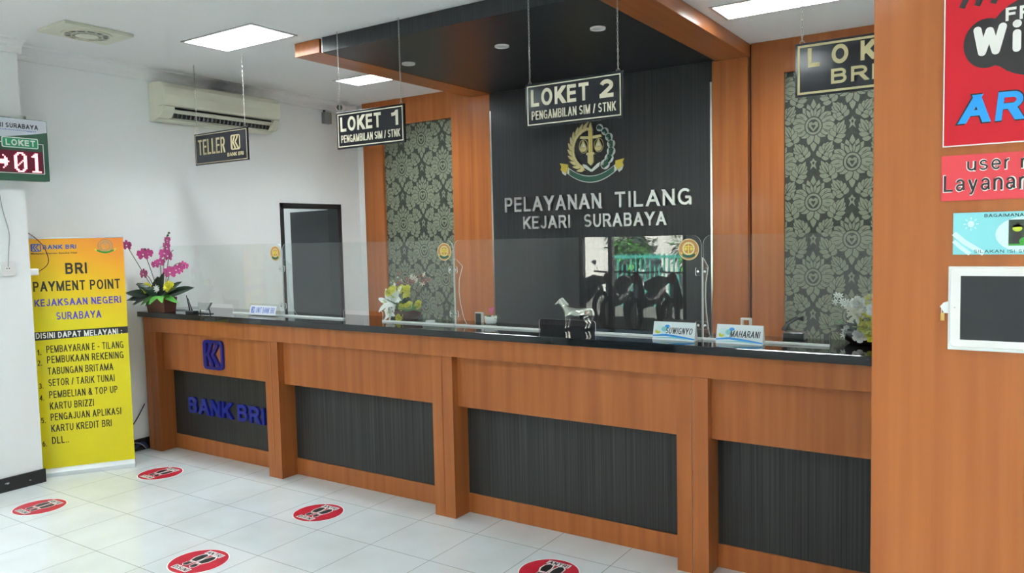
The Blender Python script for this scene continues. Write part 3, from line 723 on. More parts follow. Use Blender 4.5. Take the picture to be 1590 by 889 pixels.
MB().text('BANK', -5.36, -4.845, .305, .428, front(3.553), .0, .02, 'letter_blue', bold=.035).build('word', t_, (-5.3, 3.553, .31)); MB().text('BRI', -4.77, -4.475, .305, .428, front(3.553), .0, .02, 'letter_blue', bold=.035).build('word', t_, (-5.3, 3.553, .31))

# ------------------------------------------------------------------ hanging signs
YS = 3.70
def chain(parent, x, z0, z1, of, m='chain_metal'):
    b_ = MB(); n = int((z1 - z0) / .017)
    for i in range(n):
        zc = z0 + (i + .5) * (z1 - z0) / n; hh = (z1 - z0) / n * .66
        pts = [(x + (.0042 * math.cos(a) if i % 2 else 0), YS + (0 if i % 2 else .0042 * math.cos(a)), zc + hh * math.sin(a)) for a in [2 * PI * k / 8 for k in range(8)]]
        b_.tube(pts, .0013, m, 5, True)
    return b_.build('chain', parent, of)
def hanging_sign(x0, x1, label, draw, edge, fw_=.006, inset=.012):
    z0, z1 = 2.197, 2.435; cx = (x0 + x1) / 2; of = (cx, YS, z0)
    t_ = thing('hanging_sign', label, 'sign', of, 0, 'counter signs hung on chains')
    MB().box(x0, x1, YS - .006, YS + .006, z0, z1, 'navy_gloss').build('board', t_, of, bevel=.001)
    b_ = MB(); b_.rframe(x0 + inset, x1 - inset, z0 + inset, z1 - inset, fw_, front(YS - .006), 0, .0012, edge); b_.build('border', t_, of)
    bank = []
    def nb(nm_): bank.append((nm_, MB())); return bank[-1][1]
    draw(nb, x0, z0, front(YS - .006))
    for nm_, q_ in bank: q_.build(nm_, t_, of)
    for x in (x0 + .028, x1 - .028):
        b_ = MB(); b_.tube([(x, YS, z1 + .012 + .010 * math.cos(k * PI / 4)) if False else (x + .010 * math.cos(k * PI / 4), YS, z1 + .004 + .010 * math.sin(k * PI / 4)) for k in range(8)], .0014, 'chain_metal', 5, True); b_.build('ring', t_, of)
        chain(t_, x, z1 + .012, ZC, of)
def loket(n):
    def d(nb, x, z, fn):
        b_ = nb('counter_title'); b_.text('LOKET', x + .037, x + .395, z + .112, z + .205, fn, 0, .002, 'pale_letter', bold=.045)
        nb('counter_number').text(n, x + .475 if n == '1' else x + .46, x + .54, z + .112, z + .205, fn, 0, .002, 'pale_letter', bold=.045)
        nb('subtitle').text('PENGAMBILAN SIM / STNK', x + .04, x + .55, z + .040, z + .088, fn, 0, .002, 'pale_letter', bold=.03)
    return d
def teller(nb, x, z, fn):
    nb('counter_title').text('TELLER', x + .045, x + .365, z + .075, z + .19, fn, 0, .002, 'dull_gold', bold=.035)
    bank_logo(nb('bank_logo'), x + .437, x + .545, z + .085, z + .195, fn, 0, .002, 'dull_gold', .08)
    nb('bank_name').text('BANK BRI', x + .395, x + .58, z + .042, z + .068, fn, 0, .002, 'dull_gold', bold=.02)
def bri(nb, x, z, fn):
    nb('counter_title').text('L O K E T', x + .055, x + .545, z + .128, z + .212, fn, 0, .002, 'gold_letter', bold=.09)
    nb('subtitle').text('BRI', x + .153, x + .332, z + .043, z + .108, fn, 0, .002, 'gold_letter', bold=.03)
hanging_sign(-5.357, -4.728, 'black TELLER sign in dull gold, hung in front of the air conditioner', teller, 'dull_gold', .004, .010)
hanging_sign(-3.815, -3.225, 'black LOKET 1 sign with pale letters, hung by the canopy left end', loket('1'), 'pale_letter')
hanging_sign(-2.336, -1.743, 'black LOKET 2 sign with pale letters, hung above the wall crest', loket('2'), 'pale_letter')
hanging_sign(-.888, -.295, 'black LOKET BRI sign with yellow letters, half hidden by the wood pillar', bri, 'gold_letter', .010, .010)

# ------------------------------------------------------------------ acrylic screens
YA = 3.59; ZS = 1.084
def round_seal(parent, fn, cx, cz, r, of):
    s_ = MB(); s_.prism(ell(cx, cz, r, n=28), fn, 0, .0015, 'seal_rim'); s_.prism(ell(cx, cz, r * .90, n=28), fn, .0015, .002, 'sticker_gold')
    q = s_.build('seal_sticker', parent, of)
    d = MB(); fnn = lambda a, b, dd: fn(a, b, dd + .002)
    d.ring(ell(cx, cz + r * .08, r * .60, n=24), ell(cx, cz + r * .08, r * .46, n=24), fnn, 0, .0006, 'crest_gold')
    d.prism([(cx - r * .06, cz - r * .35), (cx + r * .06, cz - r * .35), (cx + r * .06, cz + r * .35), (cx, cz + r * .6), (cx - r * .06, cz + r * .35)], fnn, 0, .001, 'crest_yellow')
    d.prism([(cx - r * .38, cz + r * .22), (cx + r * .38, cz + r * .22), (cx + r * .38, cz + r * .32), (cx - r * .38, cz + r * .32)], fnn, 0, .0008, 'crest_yellow')
    for u in (-.28, .28): d.prism(ell(cx + u * r, cz + r * .05, r * .15, n=10), fnn, 0, .0008, 'crest_yellow')
    top = [(cx + u * r * .1, cz - r * (.78 - .0045 * u * u)) for u in range(-6, 7)]; d.prism([(a, b + r * .26) for a, b in top] + top[::-1], fnn, 0, .0012, 'crest_green')
    for sg in (-1, 1): d.prism([(cx + sg * r * .58, cz - r * .36), (cx + sg * r * .78, cz - r * .22), (cx + sg * r * .7, cz - r * .45)], fnn, 0, .0012, 'crest_yellow')
    d.build('seal_print', q, of)
def acrylic_screen(x0, x1, label, fin=True, seal=True):
    cx = (x0 + x1) / 2; of = (cx, YA, ZS); r = .045; zt = 1.586; hw = .172; sl = 1.150; q = .016
    t_ = thing('acrylic_screen', label, 'screen', of, 0, 'clear acrylic screens on the counter')
    a0, a1 = x0 + .004, x1 - .004; P = [(a0, ZS + .001), (cx - hw, ZS + .001)]
    P += [(cx - hw + q - q * math.cos(k * PI / 8), sl - q + q * math.sin(k * PI / 8)) for k in range(5)]
    P += [(cx + hw - q + q * math.sin(k * PI / 8), sl - q + q * math.cos(k * PI / 8)) for k in range(5)] + [(cx + hw, ZS + .001), (a1, ZS + .001)]
    P += [(a1 - r + r * math.cos(k * PI / 10), zt - r + r * math.sin(k * PI / 10)) for k in range(6)] + [(a0 + r - r * math.sin(k * PI / 10), zt - r + r * math.cos(k * PI / 10)) for k in range(6)]
    MB().prism(P, front(YA), -.005, 0, 'acrylic', 'edge_glow').build('sheet', t_, of)
    for u0, u1 in ((a0, cx - hw), (cx + hw, a1)): MB().box(u0, u1, YA - .006, YA + .011, ZS + .0005, ZS + .010, 'white_frost').build('bottom_edge_glow', t_, of)  # pale strip stands for the glow along the sheet's bottom edge
    if fin:
        fx = x1
        prof = [(YA + .006, ZS + .001), (YA + .115, ZS + .001), (YA + .10, ZS + .012), (YA + .08, ZS + .05), (YA + .055, ZS + .13), (YA + .045, ZS + .2), (YA + .05, ZS + .27), (YA + .085, ZS + .345), (YA + .03, ZS + .385), (YA + .006, ZS + .395)]
        MB().prism(prof, side(fx), -.0025, .0025, 'acrylic', 'edge_glow').build('support_fin', t_, of)
        for z in (1.154, 1.412):
            c_ = MB(); c_.prism(rrect(fx - .032, fx + .028, z - .02, z + .02, .008, 3), front(YA), .0005, .008, 'acrylic', 'edge_glow')
            for u in (-.018, .016): c_.lathe([(.007, 0), (.006, .003), (.001, .004)], (0, 0, 0), 'silver', 10, lambda x, y, zz, u=u, z=z: (fx + u + x, YA - .008 - zz, z + y))
            c_.build('hinge_clip', t_, of)
    if seal: round_seal(t_, front(YA - .0005), x1 - .066, 1.518, .052, of)
    return t_
acrylic_screen(-5.742, -4.284, 'clear acrylic screen at the left end of the counter, by the teller name plate')
acrylic_screen(-4.284, -2.790, 'clear acrylic screen in front of the lilies, behind the LOKET 1 sign')
acrylic_screen(-2.790, -1.292, 'clear acrylic screen in front of the silver horse, with a street reflection')
acrylic_screen(-1.292, .205, 'clear acrylic screen running behind the wood pillar at the right', fin=False, seal=False)

# ------------------------------------------------------------------ things on the counter
def name_plate(x, y, wd, h, label, body, cyan=True):
    t_ = thing('name_plate', label, 'name plate', (x, y, ZS), 0, 'name plates on the counter'); of = (x, y, ZS); lean = .30
    fn = lambda a, b, d: (a, y - .026 + b * lean - d, ZS + b)
    a0, a1 = x - wd / 2, x + wd / 2
    b_ = MB(); P = [(-.026, 0), (.026, 0), (-.026 + h * lean + .004, h), (-.026 + h * lean, h)]
    b_.prism(P, lambda a, b, d: (d, y + a, ZS + b), a0, a1, 'white_frost' if cyan else 'acrylic'); b_.build('card', t_, of)
    b_ = MB()
    if cyan:
        b_.sheet([(a0, 0), (a1, 0), (a1, h), (a0, h)], fn, .0006, 'plate_print')
        b_.sheet([(a0, .022), (a0 + wd * .3, .030), (a0 + wd * .65, .022), (a1, .012), (a1, .006), (a0 + wd * .6, .014), (a0 + wd * .3, .020), (a0, .016)], fn, .0010, 'poster_blue')
        b_.sheet([(a0, .010), (a0 + wd * .5, .016), (a1, .004), (a0 + wd * .5, .010)], fn, .0012, 'teal_print')
        for cx, cz, rx, rz, mm in ((.10, .055, .030, .022, 'teal_pale'), (.06, .040, .020, .016, 'lime'), (.22, .052, .024, .018, 'teal_print'), (.28, .066, .018, .010, 'poster_blue'), (.2, .034, .02, .008, 'teal_pale')):
            b_.sheet(ell(a0 + cx * wd + .012, cz, rx * .7, rz * .7, 12), fn, .0014 + cx * .001, mm)
        b_.text(body, a0 + wd * .30, a1 - wd * .07, h * .36, h * .70, fn, .002, .002, 'ink_black', bold=.0, shear=.15)
    else:
        b_.sheet([(a0 + .012, .012), (a1 - .012, .012), (a1 - .012, h - .012), (a0 + .012, h - .012)], fn, .0008, 'led_header')
        b_.text(body, a0 + wd * .27, a1 - wd * .09, h * .28, h * .72, fn, .0014, .0014, 'ink_cobalt', bold=.02)
        bank_logo(b_, a0 + wd * .10, a0 + wd * .22, h * .26, h * .74, fn, .001, .0016, 'ink_cobalt')
    b_.build('print', t_, of)
name_plate(-1.410, 3.535, .212, .086, 'pale blue SUWIGNYO name plate left of the acrylic joint', 'SUWIGNYO')
name_plate(-1.094, 3.535, .214, .086, 'pale blue MAHARANI name plate right of the acrylic joint', 'MAHARANI')
name_plate(-4.425, 3.535, .30, .085, 'clear acrylic UNIT BANK name plate below the TELLER sign', 'UNIT BANK BRI', False)
# pen stand
t_ = thing('pen_stand', 'black desk pen stand with two slanted pens near the orchids', 'pen stand', (-5.13, 3.44, ZS)); of = (-5.13, 3.44, ZS)
MB().box(-5.165, -5.075, 3.415, 3.465, ZS, ZS + .022, 'black_plastic').build('base', t_, of, bevel=.004)
MB().tube([(-5.145, 3.44, ZS + .018), (-5.152, 3.44, ZS + .05), (-5.178, 3.44, ZS + .135)], [.006, .005, .003], 'black_plastic').build('pen', t_, of, smooth=True)
MB().tube([(-5.115, 3.44, ZS + .018), (-5.125, 3.44, ZS + .04), (-5.162, 3.44, ZS + .115)], [.006, .005, .003], 'black_plastic').build('pen', t_, of, smooth=True)
t_ = thing('display_stand', 'small dark grey tilted display stand beside the pen stand', 'display', (-5.0, 3.47, ZS)); of = (-5.0, 3.47, ZS)
b_ = MB(); b_.add([(-5.09, 3.47, ZS + .082), (-4.935, 3.47, ZS + .084), (-4.96, 3.45, ZS + .03), (-5.06, 3.45, ZS + .03), (-5.09, 3.49, ZS + .082), (-4.935, 3.49, ZS + .084), (-4.96, 3.47, ZS + .03), (-5.06, 3.47, ZS + .03)], [(0, 1, 2, 3), (4, 7, 6, 5), (0, 4, 5, 1), (1, 5, 6, 2), (2, 6, 7, 3), (3, 7, 4, 0)], 'grey_plastic'); b_.build('screen', t_, of, bevel=.003)
MB().tube([(-4.957, 3.47, ZS + .04), (-4.95, 3.475, ZS + .004)], .004, 'black_plastic').tube([(-5.06, 3.47, ZS + .04), (-5.068, 3.475, ZS + .004)], .004, 'black_plastic').box(-5.07, -4.945, 3.455, 3.50, ZS, ZS + .005, 'black_plastic').build('stand', t_, of)
# horse
t_ = thing('horse_figurine', 'silver metal horse figurine standing behind the document slot', 'figurine', (-2.04, 3.70, ZS)); of = Vector((-2.04, 3.70, ZS))
V = [(.045, 0, .098, .024, .024), (.0, 0, .095, .030, .031), (-.048, 0, .102, .021, .024), (-.066, 0, .122, .014, .018), (-.083, 0, .146, .010, .0135), (-.092, 0, .156, .009, .011), (-.106, 0, .146, .0075, .0085), (-.120, 0, .134, .005, .006)]
E_ = [(i, i + 1) for i in range(7)]
def addc(root, pts):
    k = root
    for p in pts: V.append(p); E_.append((k, len(V) - 1)); k = len(V) - 1
for sy in (-.013, .013):
    addc(2, [(-.050, sy, .074, .013, .013), (-.049 + sy * .25, sy, .045, .0078, .0074), (-.051 + sy * .35, sy, .016, .0055, .0055), (-.056 + sy * .35, sy, .005, .0078, .0070)])
    addc(0, [(.058, sy, .078, .017, .015), (.052 + sy * .3, sy, .056, .0105, .0095), (.069 + sy * .4, sy, .038, .0072, .0066), (.063 + sy * .4, sy, .015, .0055, .0055), (.057 + sy * .4, sy, .005, .0078, .0070)])
    addc(5, [(-.090, sy * .55, .170, .0028, .0028)])
addc(0, [(.072, 0, .116, .009, .009), (.090, 0, .106, .0085, .008), (.096, 0, .080, .0085, .008), (.088, 0, .054, .004, .004)])
me = bpy.data.meshes.new('horse_body'); me.from_pydata([p[:3] for p in V], E_, [])
ho = bpy.data.objects.new('body', me); COL.objects.link(ho); ho.parent = t_; me.materials.append(M['steel'])
sk = ho.modifiers.new('skin', 'SKIN'); sk.use_smooth_shade = True
sv_ = me.skin_vertices[0].data
for i, p in enumerate(V): sv_[i].radius = (p[3], p[4])
sv_[0].use_root = True
ss = ho.modifiers.new('sub', 'SUBSURF'); ss.levels = 2; ss.render_levels = 2
t_.rotation_euler = (0, 0, math.radians(14))
b_ = MB()
for i in range(7):
    a = i / 6; b_.leaf((-.060 - .030 * a, 0, .128 + .032 * a), (.5, 0, .45), .022, .014, 'steel', up=(0, 1, 0))
b_.build('mane', t_)
# flowers
def rose(b_, c, r, m, ax=(0, -1, .4)):
    ax = Vector(ax).normalized(); u = ax.orthogonal().normalized(); v = ax.cross(u); c = Vector(c)
    for ring, (n_, rad, h, wd) in enumerate(((3, .25, .9, .8), (5, .55, .75, .9), (6, .9, .45, 1.))):
        for k in range(n_):
            a = 2 * PI * (k + ring * .4) / n_; d = u * math.cos(a) + v * math.sin(a)
            b_.leaf(c + d * r * rad * .2 - ax * r * .3, d * rad + ax * (1.15 - rad * .75), r * 1.15, r * wd, m, up=ax, curl=-.25 + ring * .2, n=4, tip=.72, cup=.25)
    b_.ball(tuple(c), r * .42, m, 6)
def orchid(b_, c, r, ax):
    ax = Vector(ax).normalized(); up = Vector((0, 0, 1)); u = up.cross(ax).normalized(); v = ax.cross(u); c = Vector(c)
    for a, l, w_ in ((90, 1.0, .62), (18, 1.05, 1.0), (162, 1.05, 1.0), (-40, .95, .6), (-140, .95, .6)):
        d = u * math.cos(math.radians(a)) + v * math.sin(math.radians(a)); b_.leaf(c, d + ax * .15, r * l, r * w_, 'orchid', up=ax, curl=.12, n=5, tip=.8)
    b_.leaf(c, -v * .7 + ax * .8, r * .5, r * .35, 'orchid_deep', up=ax, n=3); b_.ball(tuple(c + ax * r * .1), r * .13, 'petal_white', 5)
def lily(b_, c, r, ax, m='petal_white'):
    ax = Vector(ax).normalized(); u = ax.orthogonal().normalized(); v = ax.cross(u); c = Vector(c)
    for k in range(6):
        a = PI * k / 3; d = u * math.cos(a) + v * math.sin(a); b_.leaf(c - ax * r * .25, d * .85 + ax * .55, r * 1.2, r * .46, m, up=ax, curl=.35, n=6, tip=.95)
    for k in range(4):
        d = u * math.cos(k * 1.6) + v * math.sin(k * 1.6); b_.tube([c, c + ax * r * .4 + d * r * .15], r * .02, 'lime', 4)
def bend(p0, p1, h, n=10):
    p0, p1 = Vector(p0), Vector(p1); return [p0.lerp(p1, k / n) + Vector((0, 0, 1)) * h * math.sin(PI * k / n) for k in range(n + 1)]
# orchid arrangement at the left end
OX, OY = -5.515, 3.445
t_ = thing('orchid_arrangement', 'pink orchids with yellow roses in a brown pot at the counter left end', 'flower arrangement', (OX, OY, ZS)); of = (OX, OY, ZS)
b_ = MB(); q0 = [(-.125, -.052), (.125, -.052), (.125, .06), (-.125, .06)]
v = [(OX + x * .88, OY + y * .85, ZS) for x, y in q0] + [(OX + x, OY + y, ZS + .115) for x, y in q0] + [(OX + x * .93, OY + y * .9, ZS + .115) for x, y in q0] + [(OX + x * .93, OY + y * .9, ZS + .095) for x, y in q0]
b_.add(v, [(0, 3, 2, 1)] + [(i, (i + 1) % 4, 4 + (i + 1) % 4, 4 + i) for i in range(4)] + [(4 + i, 4 + (i + 1) % 4, 8 + (i + 1) % 4, 8 + i) for i in range(4)] + [(8 + i, 8 + (i + 1) % 4, 12 + (i + 1) % 4, 12 + i) for i in range(4)] + [(12, 13, 14, 15)], 'pot_brown')
b_.build('pot', t_, of, bevel=.003)
b_ = MB()
for d, l, w_, m_, cu in (((-.7, -.9, .55), .22, .10, 'leaf_dark', .35), ((-.5, -.6, .9), .18, .09, 'leaf_dark', .3), ((.95, .45, .45), .27, .11, 'leaf_dark', .18), ((.8, .3, .9), .20, .09, 'leaf_dark', .3), ((.35, -.2, 1), .20, .085, 'leaf_dark', .25), ((-.2, .1, 1), .17, .09, 'leaf_dark', .2), ((.8, -.2, .6), .2, .09, 'leaf_dark', .4), ((-.5, -.8, .3), .20, .095, 'leaf_dark', .5), ((.1, -.6, .7), .18, .09, 'leaf_dark', .4)):
    b_.leaf((OX + d[0] * .03, OY - .02, ZS + .11), d, l, w_, m_, curl=cu, n=7, up=(.3, -.5, .8))
for d, l, m_ in (((.75, -.6, .25), .17, 'leaf_bright'), ((.9, -.1, .1), .16, 'leaf_bright'), ((.2, -.9, .1), .15, 'leaf'), ((.5, -.9, .15), .14, 'leaf_bright'), ((-.5, -.8, .0), .16, 'leaf'), ((.3, -1, .0), .13, 'leaf'), ((-.8, -.5, .1), .17, 'leaf'), ((-.2, -.9, .1), .16, 'leaf_dark')):
    b_.leaf((OX + d[0] * .06, OY - .025, ZS + .125), d, l, .050, m_, curl=.55, n=6, up=(.3, -.5, .8))
b_.build('foliage', t_, of, recalc=False)
b_ = MB()
orch = []
BLOOMS = ((-.153, -.155, .512, .036), (-.06, -.085, .440, .042), (-.03, -.06, .449, .032), (-.10, -.065, .292, .036), (.088, .025, .545, .030), (.075, .025, .500, .034), (.060, .015, .444, .042), (.088, .025, .425, .038), (.02, .0, .378, .032), (-.02, -.015, .362, .028), (.10, .025, .300, .042), (.133, .055, .316, .036), (.150, .075, .327, .034), (.17, .085, .350, .032), (.205, .09, .346, .024))
for p0, p1, h in (((-.02, 0, .1), (-.153, -.15, .50), .0), ((.02, 0, .1), (.09, .02, .575), .05), ((.03, 0, .1), (.205, .085, .345), .12), ((-.04, 0, .1), (-.10, -.06, .29), .05), ((-.01, 0, .1), (-.05, -.08, .45), .02), ((.05, 0, .1), (.15, .03, .47), .1), ((.03, 0, .1), (.02, .0, .38), .0)):
    pts = bend((OX + p0[0], OY + p0[1], ZS + p0[2]), (OX + p1[0], OY + p1[1], ZS + p1[2]), h); b_.tube(pts, .0028, 'stem', 5)
b_.tube([(OX + .09, OY + .02, ZS + .575), (OX + .105, OY + .03, ZS + .60)], .003, 'stem', 5)
b_.ball((OX + .105, OY + .03, ZS + .60), .009, 'leaf_dark', 6).ball((OX + .098, OY + .025, ZS + .582), .008, 'leaf_dark', 6).ball((OX - .06, OY - .07, ZS + .475), .014, 'stem', 6)
b_.build('stem', t_, of, smooth=True)
for x, y, z, r in BLOOMS:
    b_ = MB(); orchid(b_, (OX + x, OY + y, ZS + z), r * 1.15, (.45 + random.uniform(-.4, .4), -1, random.uniform(-.2, .3))); b_.build('orchid_bloom', t_, of, recalc=False)
for x, y, z in ((-.061, -.075, .186), (.13, -.01, .197)):
    b_ = MB(); rose(b_, (OX + x, OY + y, ZS + z), .034, 'rose_yellow', (.5, -1, .4)); b_.build('rose', t_, of, recalc=False)
b_ = MB()
for x, z in ((.035, .19), (.05, .18), (.042, .172)): lily(b_, (OX + x, OY - .055, ZS + z), .02, (random.uniform(.1, .6), -1, .3))
b_.build('white_blossom', t_, of, recalc=False)
# lily arrangement
LX, LY = -3.315, 3.765
t_ = thing('lily_arrangement', 'white lilies and yellow roses in a low pot behind the acrylic screen', 'flower arrangement', (LX, LY, ZS)); of = (LX, LY, ZS)
MB().lathe([(.06, 0), (.085, .02), (.10, .06), (.092, .06), (.08, .045), (.002, .045)], (LX, LY, ZS), 'pot_brown', 20).build('pot', t_, of, smooth=True)
b_ = MB()
for k in range(26):
    a = random.uniform(0, 2 * PI); d = (math.cos(a), math.sin(a) * .55, random.uniform(.35, 1.1)); b_.leaf((LX + .03 * math.cos(a), LY + .03 * math.sin(a), ZS + .06), d, random.uniform(.12, .17), .05, random.choice(('leaf', 'leaf_dark', 'leaf_dark')), curl=.3, n=5)
for d in ((.8, -.5, .6), (1, -.3, .45), (.6, -.7, .5), (.9, -.4, .7), (.4, -.7, .6)): b_.leaf((LX + .05, LY - .03, ZS + .06), d, .12, .055, 'leaf_bright', curl=.45, n=5)
for d, l in (((.7, -.5, .25), .11), ((1, -.2, .3), .12), ((.3, -.8, .15), .09), ((.9, -.4, .12), .10), ((.1, -.8, .4), .09)): b_.leaf((LX + .05, LY - .075, ZS + .075), d, l, .055, 'leaf_bright', curl=.18, n=5, up=(.2, -.6, .8))
b_.build('foliage', t_, of, recalc=False)
for x, y, z, r in ((-.035, -.075, .145, .080), (-.105, -.075, .112, .074), (-.075, -.08, .045, .055)):
    b_ = MB(); lily(b_, (LX + x, LY + y, ZS + z), r, (random.uniform(-.3, .3), -1, .25)); b_.build('lily', t_, of, recalc=False)
for x, y, z in ((-.085, -.07, .175), (-.052, -.07, .194), (.012, -.06, .198), (.06, -.06, .198), (.068, -.075, .162), (.04, -.09, .090), (.093, -.085, .098), (.155, -.07, .104), (.015, -.09, .022)):
    b_ = MB(); rose(b_, (LX + x, LY + y, ZS + z), .024, 'rose_yellow'); b_.build('rose', t_, of, recalc=False)
b_ = MB()
for k in range(40):
    x = random.uniform(-.19, -.04) if k < 18 else random.uniform(-.07, .17); z = .12 + .15 * random.random() if k < 18 else .225 + .07 * random.random(); y = random.uniform(-.06, .05)
    p = (LX + x, LY + y, ZS + z); b_.tube([(LX + x * .3, LY, ZS + .08), (LX + x * .75, LY + y * .6, ZS + z * .75), p], .0010, 'stem', 4)
    if k < 18: b_.ball(p, .0052, 'petal_cream' if k % 2 else 'lime', 5)
    else: lily(b_, p, .017, (random.uniform(-.6, .6), -1, .4), 'petal_dusky' if k % 3 else 'petal_cream')
b_.build('filler_spray', t_, of, recalc=False)
# white and yellow arrangement on the right
LX, LY = -.612, 3.765
t_ = thing('white_rose_arrangement', 'white blossoms with yellow roses on the counter beside the wood pillar', 'flower arrangement', (LX, LY, ZS)); of = (LX, LY, ZS)
MB().lathe([(.05, 0), (.075, .02), (.085, .06), (.078, .06), (.07, .045), (.002, .045)], (LX, LY, ZS), 'black_plastic', 20).build('pot', t_, of, smooth=True)
b_ = MB()
for k in range(24):
    a = random.uniform(0, 2 * PI); d = (math.cos(a), math.sin(a) * .55, random.uniform(.3, 1.)); b_.leaf((LX + .03 * math.cos(a), LY + .03 * math.sin(a), ZS + .06), d, random.uniform(.1, .15), .05, random.choice(('leaf', 'leaf_dark')), curl=.4, n=5)
b_.build('foliage', t_, of, recalc=False)
for x, y, z, m_ in ((.024, -.08, .116, 'rose_yellow'), (.026, -.09, .085, 'rose_yellow'), (.045, -.085, .05, 'rose_yellow'), (.045, -.05, .195, 'rose_yellow'), (.005, -.09, .045, 'petal_white'), (.06, -.08, .16, 'petal_white'), (.10, -.06, .12, 'petal_white'), (-.01, -.06, .185, 'petal_white'), (.04, -.05, .195, 'petal_white')):
    b_ = MB(); rose(b_, (LX + x, LY + y, ZS + z), .026, m_); b_.build('rose', t_, of, recalc=False)
for x, y, z in ((-.012, -.08, .135), (-.02, -.07, .155)):
    b_ = MB(); lily(b_, (LX + x, LY + y, ZS + z), .036, (-.2, -1, .3), 'petal_cream'); b_.build('lily', t_, of, recalc=False)
b_ = MB()
for x, z in ((-.10, .218), (-.085, .215), (-.078, .193), (-.07, .18), (-.06, .19), (-.055, .17), (-.045, .16), (-.05, .185), (-.035, .165), (-.105, .19), (-.058, .075), (-.065, .06), (-.07, .04), (-.04, .10), (-.05, .09)):
    p = (LX + x, LY - .05, ZS + z); b_.tube([(LX, LY, ZS + .08), (LX + x * .6, LY - .03, ZS + .06 + z * .5), p], .0011, 'stem', 4); lily(b_, p, .014, (random.uniform(-.5, .5), -1, .3), 'petal_white')
b_.build('filler_spray', t_, of, recalc=False)
# small glass pot plant
t_ = thing('potted_plant', 'tiny green plant in a glass pot behind the acrylic joint', 'plant', (-2.655, 3.76, ZS)); of = (-2.655, 3.76, ZS)
MB().lathe([(.03, 0), (.036, .01), (.038, .045), (.034, .045), (.033, .012), (.001, .01)], (-2.655, 3.76, ZS), 'white_frost', 16).build('pot', t_, of, smooth=True)
b_ = MB()
for k in range(22):
    a = random.uniform(0, 2 * PI); b_.leaf((-2.655, 3.76, ZS + .03), (math.cos(a), math.sin(a), random.uniform(.3, 1.5)), random.uniform(.04, .065), .018, random.choice(('leaf', 'leaf_bright')), curl=.4, n=4)
b_.build('foliage', t_, of, recalc=False)
for x, z in ((.008, .085), (.025, .09), (.018, .072)):
    b_ = MB(); lily(b_, (-2.655 + x, 3.745, ZS + z), .012, (.1, -1, .4), 'orchid'); b_.build('pink_bloom', t_, of, recalc=False)
t_ = thing('desk_accessory', 'small white rimmed block beside the tiny glass pot plant', 'desk item', (-2.755, 3.78, ZS)); of = (-2.755, 3.78, ZS)
b_ = MB(); b_.rframe(-2.785, -2.735, ZS, ZS + .062, .007, front(3.78), -.02, .0, 'white_plastic'); b_.build('rim', t_, of); MB().box(-2.779, -2.741, 3.775, 3.795, ZS, ZS + .056, 'black_plastic').build('body', t_, of)
# clear bottle-like ornament by the lilies
t_ = thing('glass_ornament', 'slender clear glass ornament beside the lilies', 'ornament', (-3.07, 3.70, ZS)); of = (-3.07, 3.70, ZS)
MB().lathe([(.022, 0), (.022, .012), (.007, .018), (.010, .035), (.006, .05), (.010, .07), (.006, .085), (.011, .10), (.008, .115), (.002, .125)], (-3.07, 3.70, ZS), 'acrylic', 14).build('stem', t_, of, smooth=True)
MB().lathe([(.03, 0), (.03, .008), (.002, .009)], (-3.07, 3.70, ZS), 'white_frost', 14).build('foot', t_, of)
# white frame behind the right name plate, black phone
t_ = thing('desk_accessory', 'small white handled block standing behind the MAHARANI plate', 'desk item', (-1.13, 3.74, ZS)); of = (-1.13, 3.74, ZS)
b_ = MB(); b_.rframe(-1.155, -1.105, ZS, ZS + .095, .009, front(3.74), -.02, 0, 'white_plastic'); b_.build('handle', t_, of); MB().box(-1.146, -1.114, 3.742, 3.758, ZS, ZS + .06, 'grey_plastic').build('body', t_, of)
t_ = thing('desk_telephone', 'black handset leaning on the counter behind the right screen', 'telephone', (-.93, 3.78, ZS)); of = (-.93, 3.78, ZS)
MB().box(-.96, -.86, 3.75, 3.83, ZS, ZS + .035, 'black_plastic').build('base', t_, of, bevel=.006)
MB().tube([(-.955, 3.76, ZS + .04), (-.94, 3.77, ZS + .075), (-.90, 3.78, ZS + .10), (-.87, 3.78, ZS + .10)], [.014, .009, .009, .014], 'black_gloss').build('handset', t_, of, smooth=True)

# ------------------------------------------------------------------ air conditioner, camera, sensor
t_ = thing('air_conditioner', 'cream wall air conditioner high on the left wall', 'air conditioner', (XL, 4.13, 2.56)); of = (XL, 4.13, 2.56)
y0, y1 = 3.575, 4.695
prof = [(XL, 2.862), (XL + .155, 2.855), (XL + .185, 2.842), (XL + .205, 2.81), (XL + .212, 2.75), (XL + .206, 2.685), (XL + .198, 2.668), (XL + .150, 2.668), (XL + .102, 2.588), (XL + .112, 2.576), (XL + .06, 2.562), (XL, 2.56)]
MB().prism(prof, lambda a, b, d: (a, d, b), y0, y1, 'cream_plastic').build('body', t_, of, bevel=.006, segs=3)
for a, b_y in ((y0 + .001, y0 + .10), (y1 - .06, y1 - .001)):
    MB().prism([(XL + .1, 2.667), (XL + .198, 2.667), (XL + .188, 2.63), (XL + .15, 2.585), (XL + .09, 2.575)], lambda a_, b_, d: (a_, d, b_), a, b_y, 'cream_plastic').build('end_cap', t_, of, bevel=.006)
MB().prism([(XL + .10, 2.666), (XL + .156, 2.666), (XL + .112, 2.592), (XL + .095, 2.59)], lambda a_, b_, d: (a_, d, b_), y0 + .10, y1 - .06, 'black_plastic').build('outlet', t_, of)
MB().prism([(XL + .172, 2.650), (XL + .180, 2.642), (XL + .150, 2.622), (XL + .143, 2.628)], lambda a_, b_, d: (a_, d, b_), y0 + .105, y1 - .065, 'cream_plastic').build('louvre_flap', t_, of)
b_ = MB()
for k in range(24): yy = y0 + .12 + k * .039; b_.box(XL + .108, XL + .135, yy, yy + .004, 2.594, 2.622, 'grey_plastic')
b_.build('grille', t_, of)
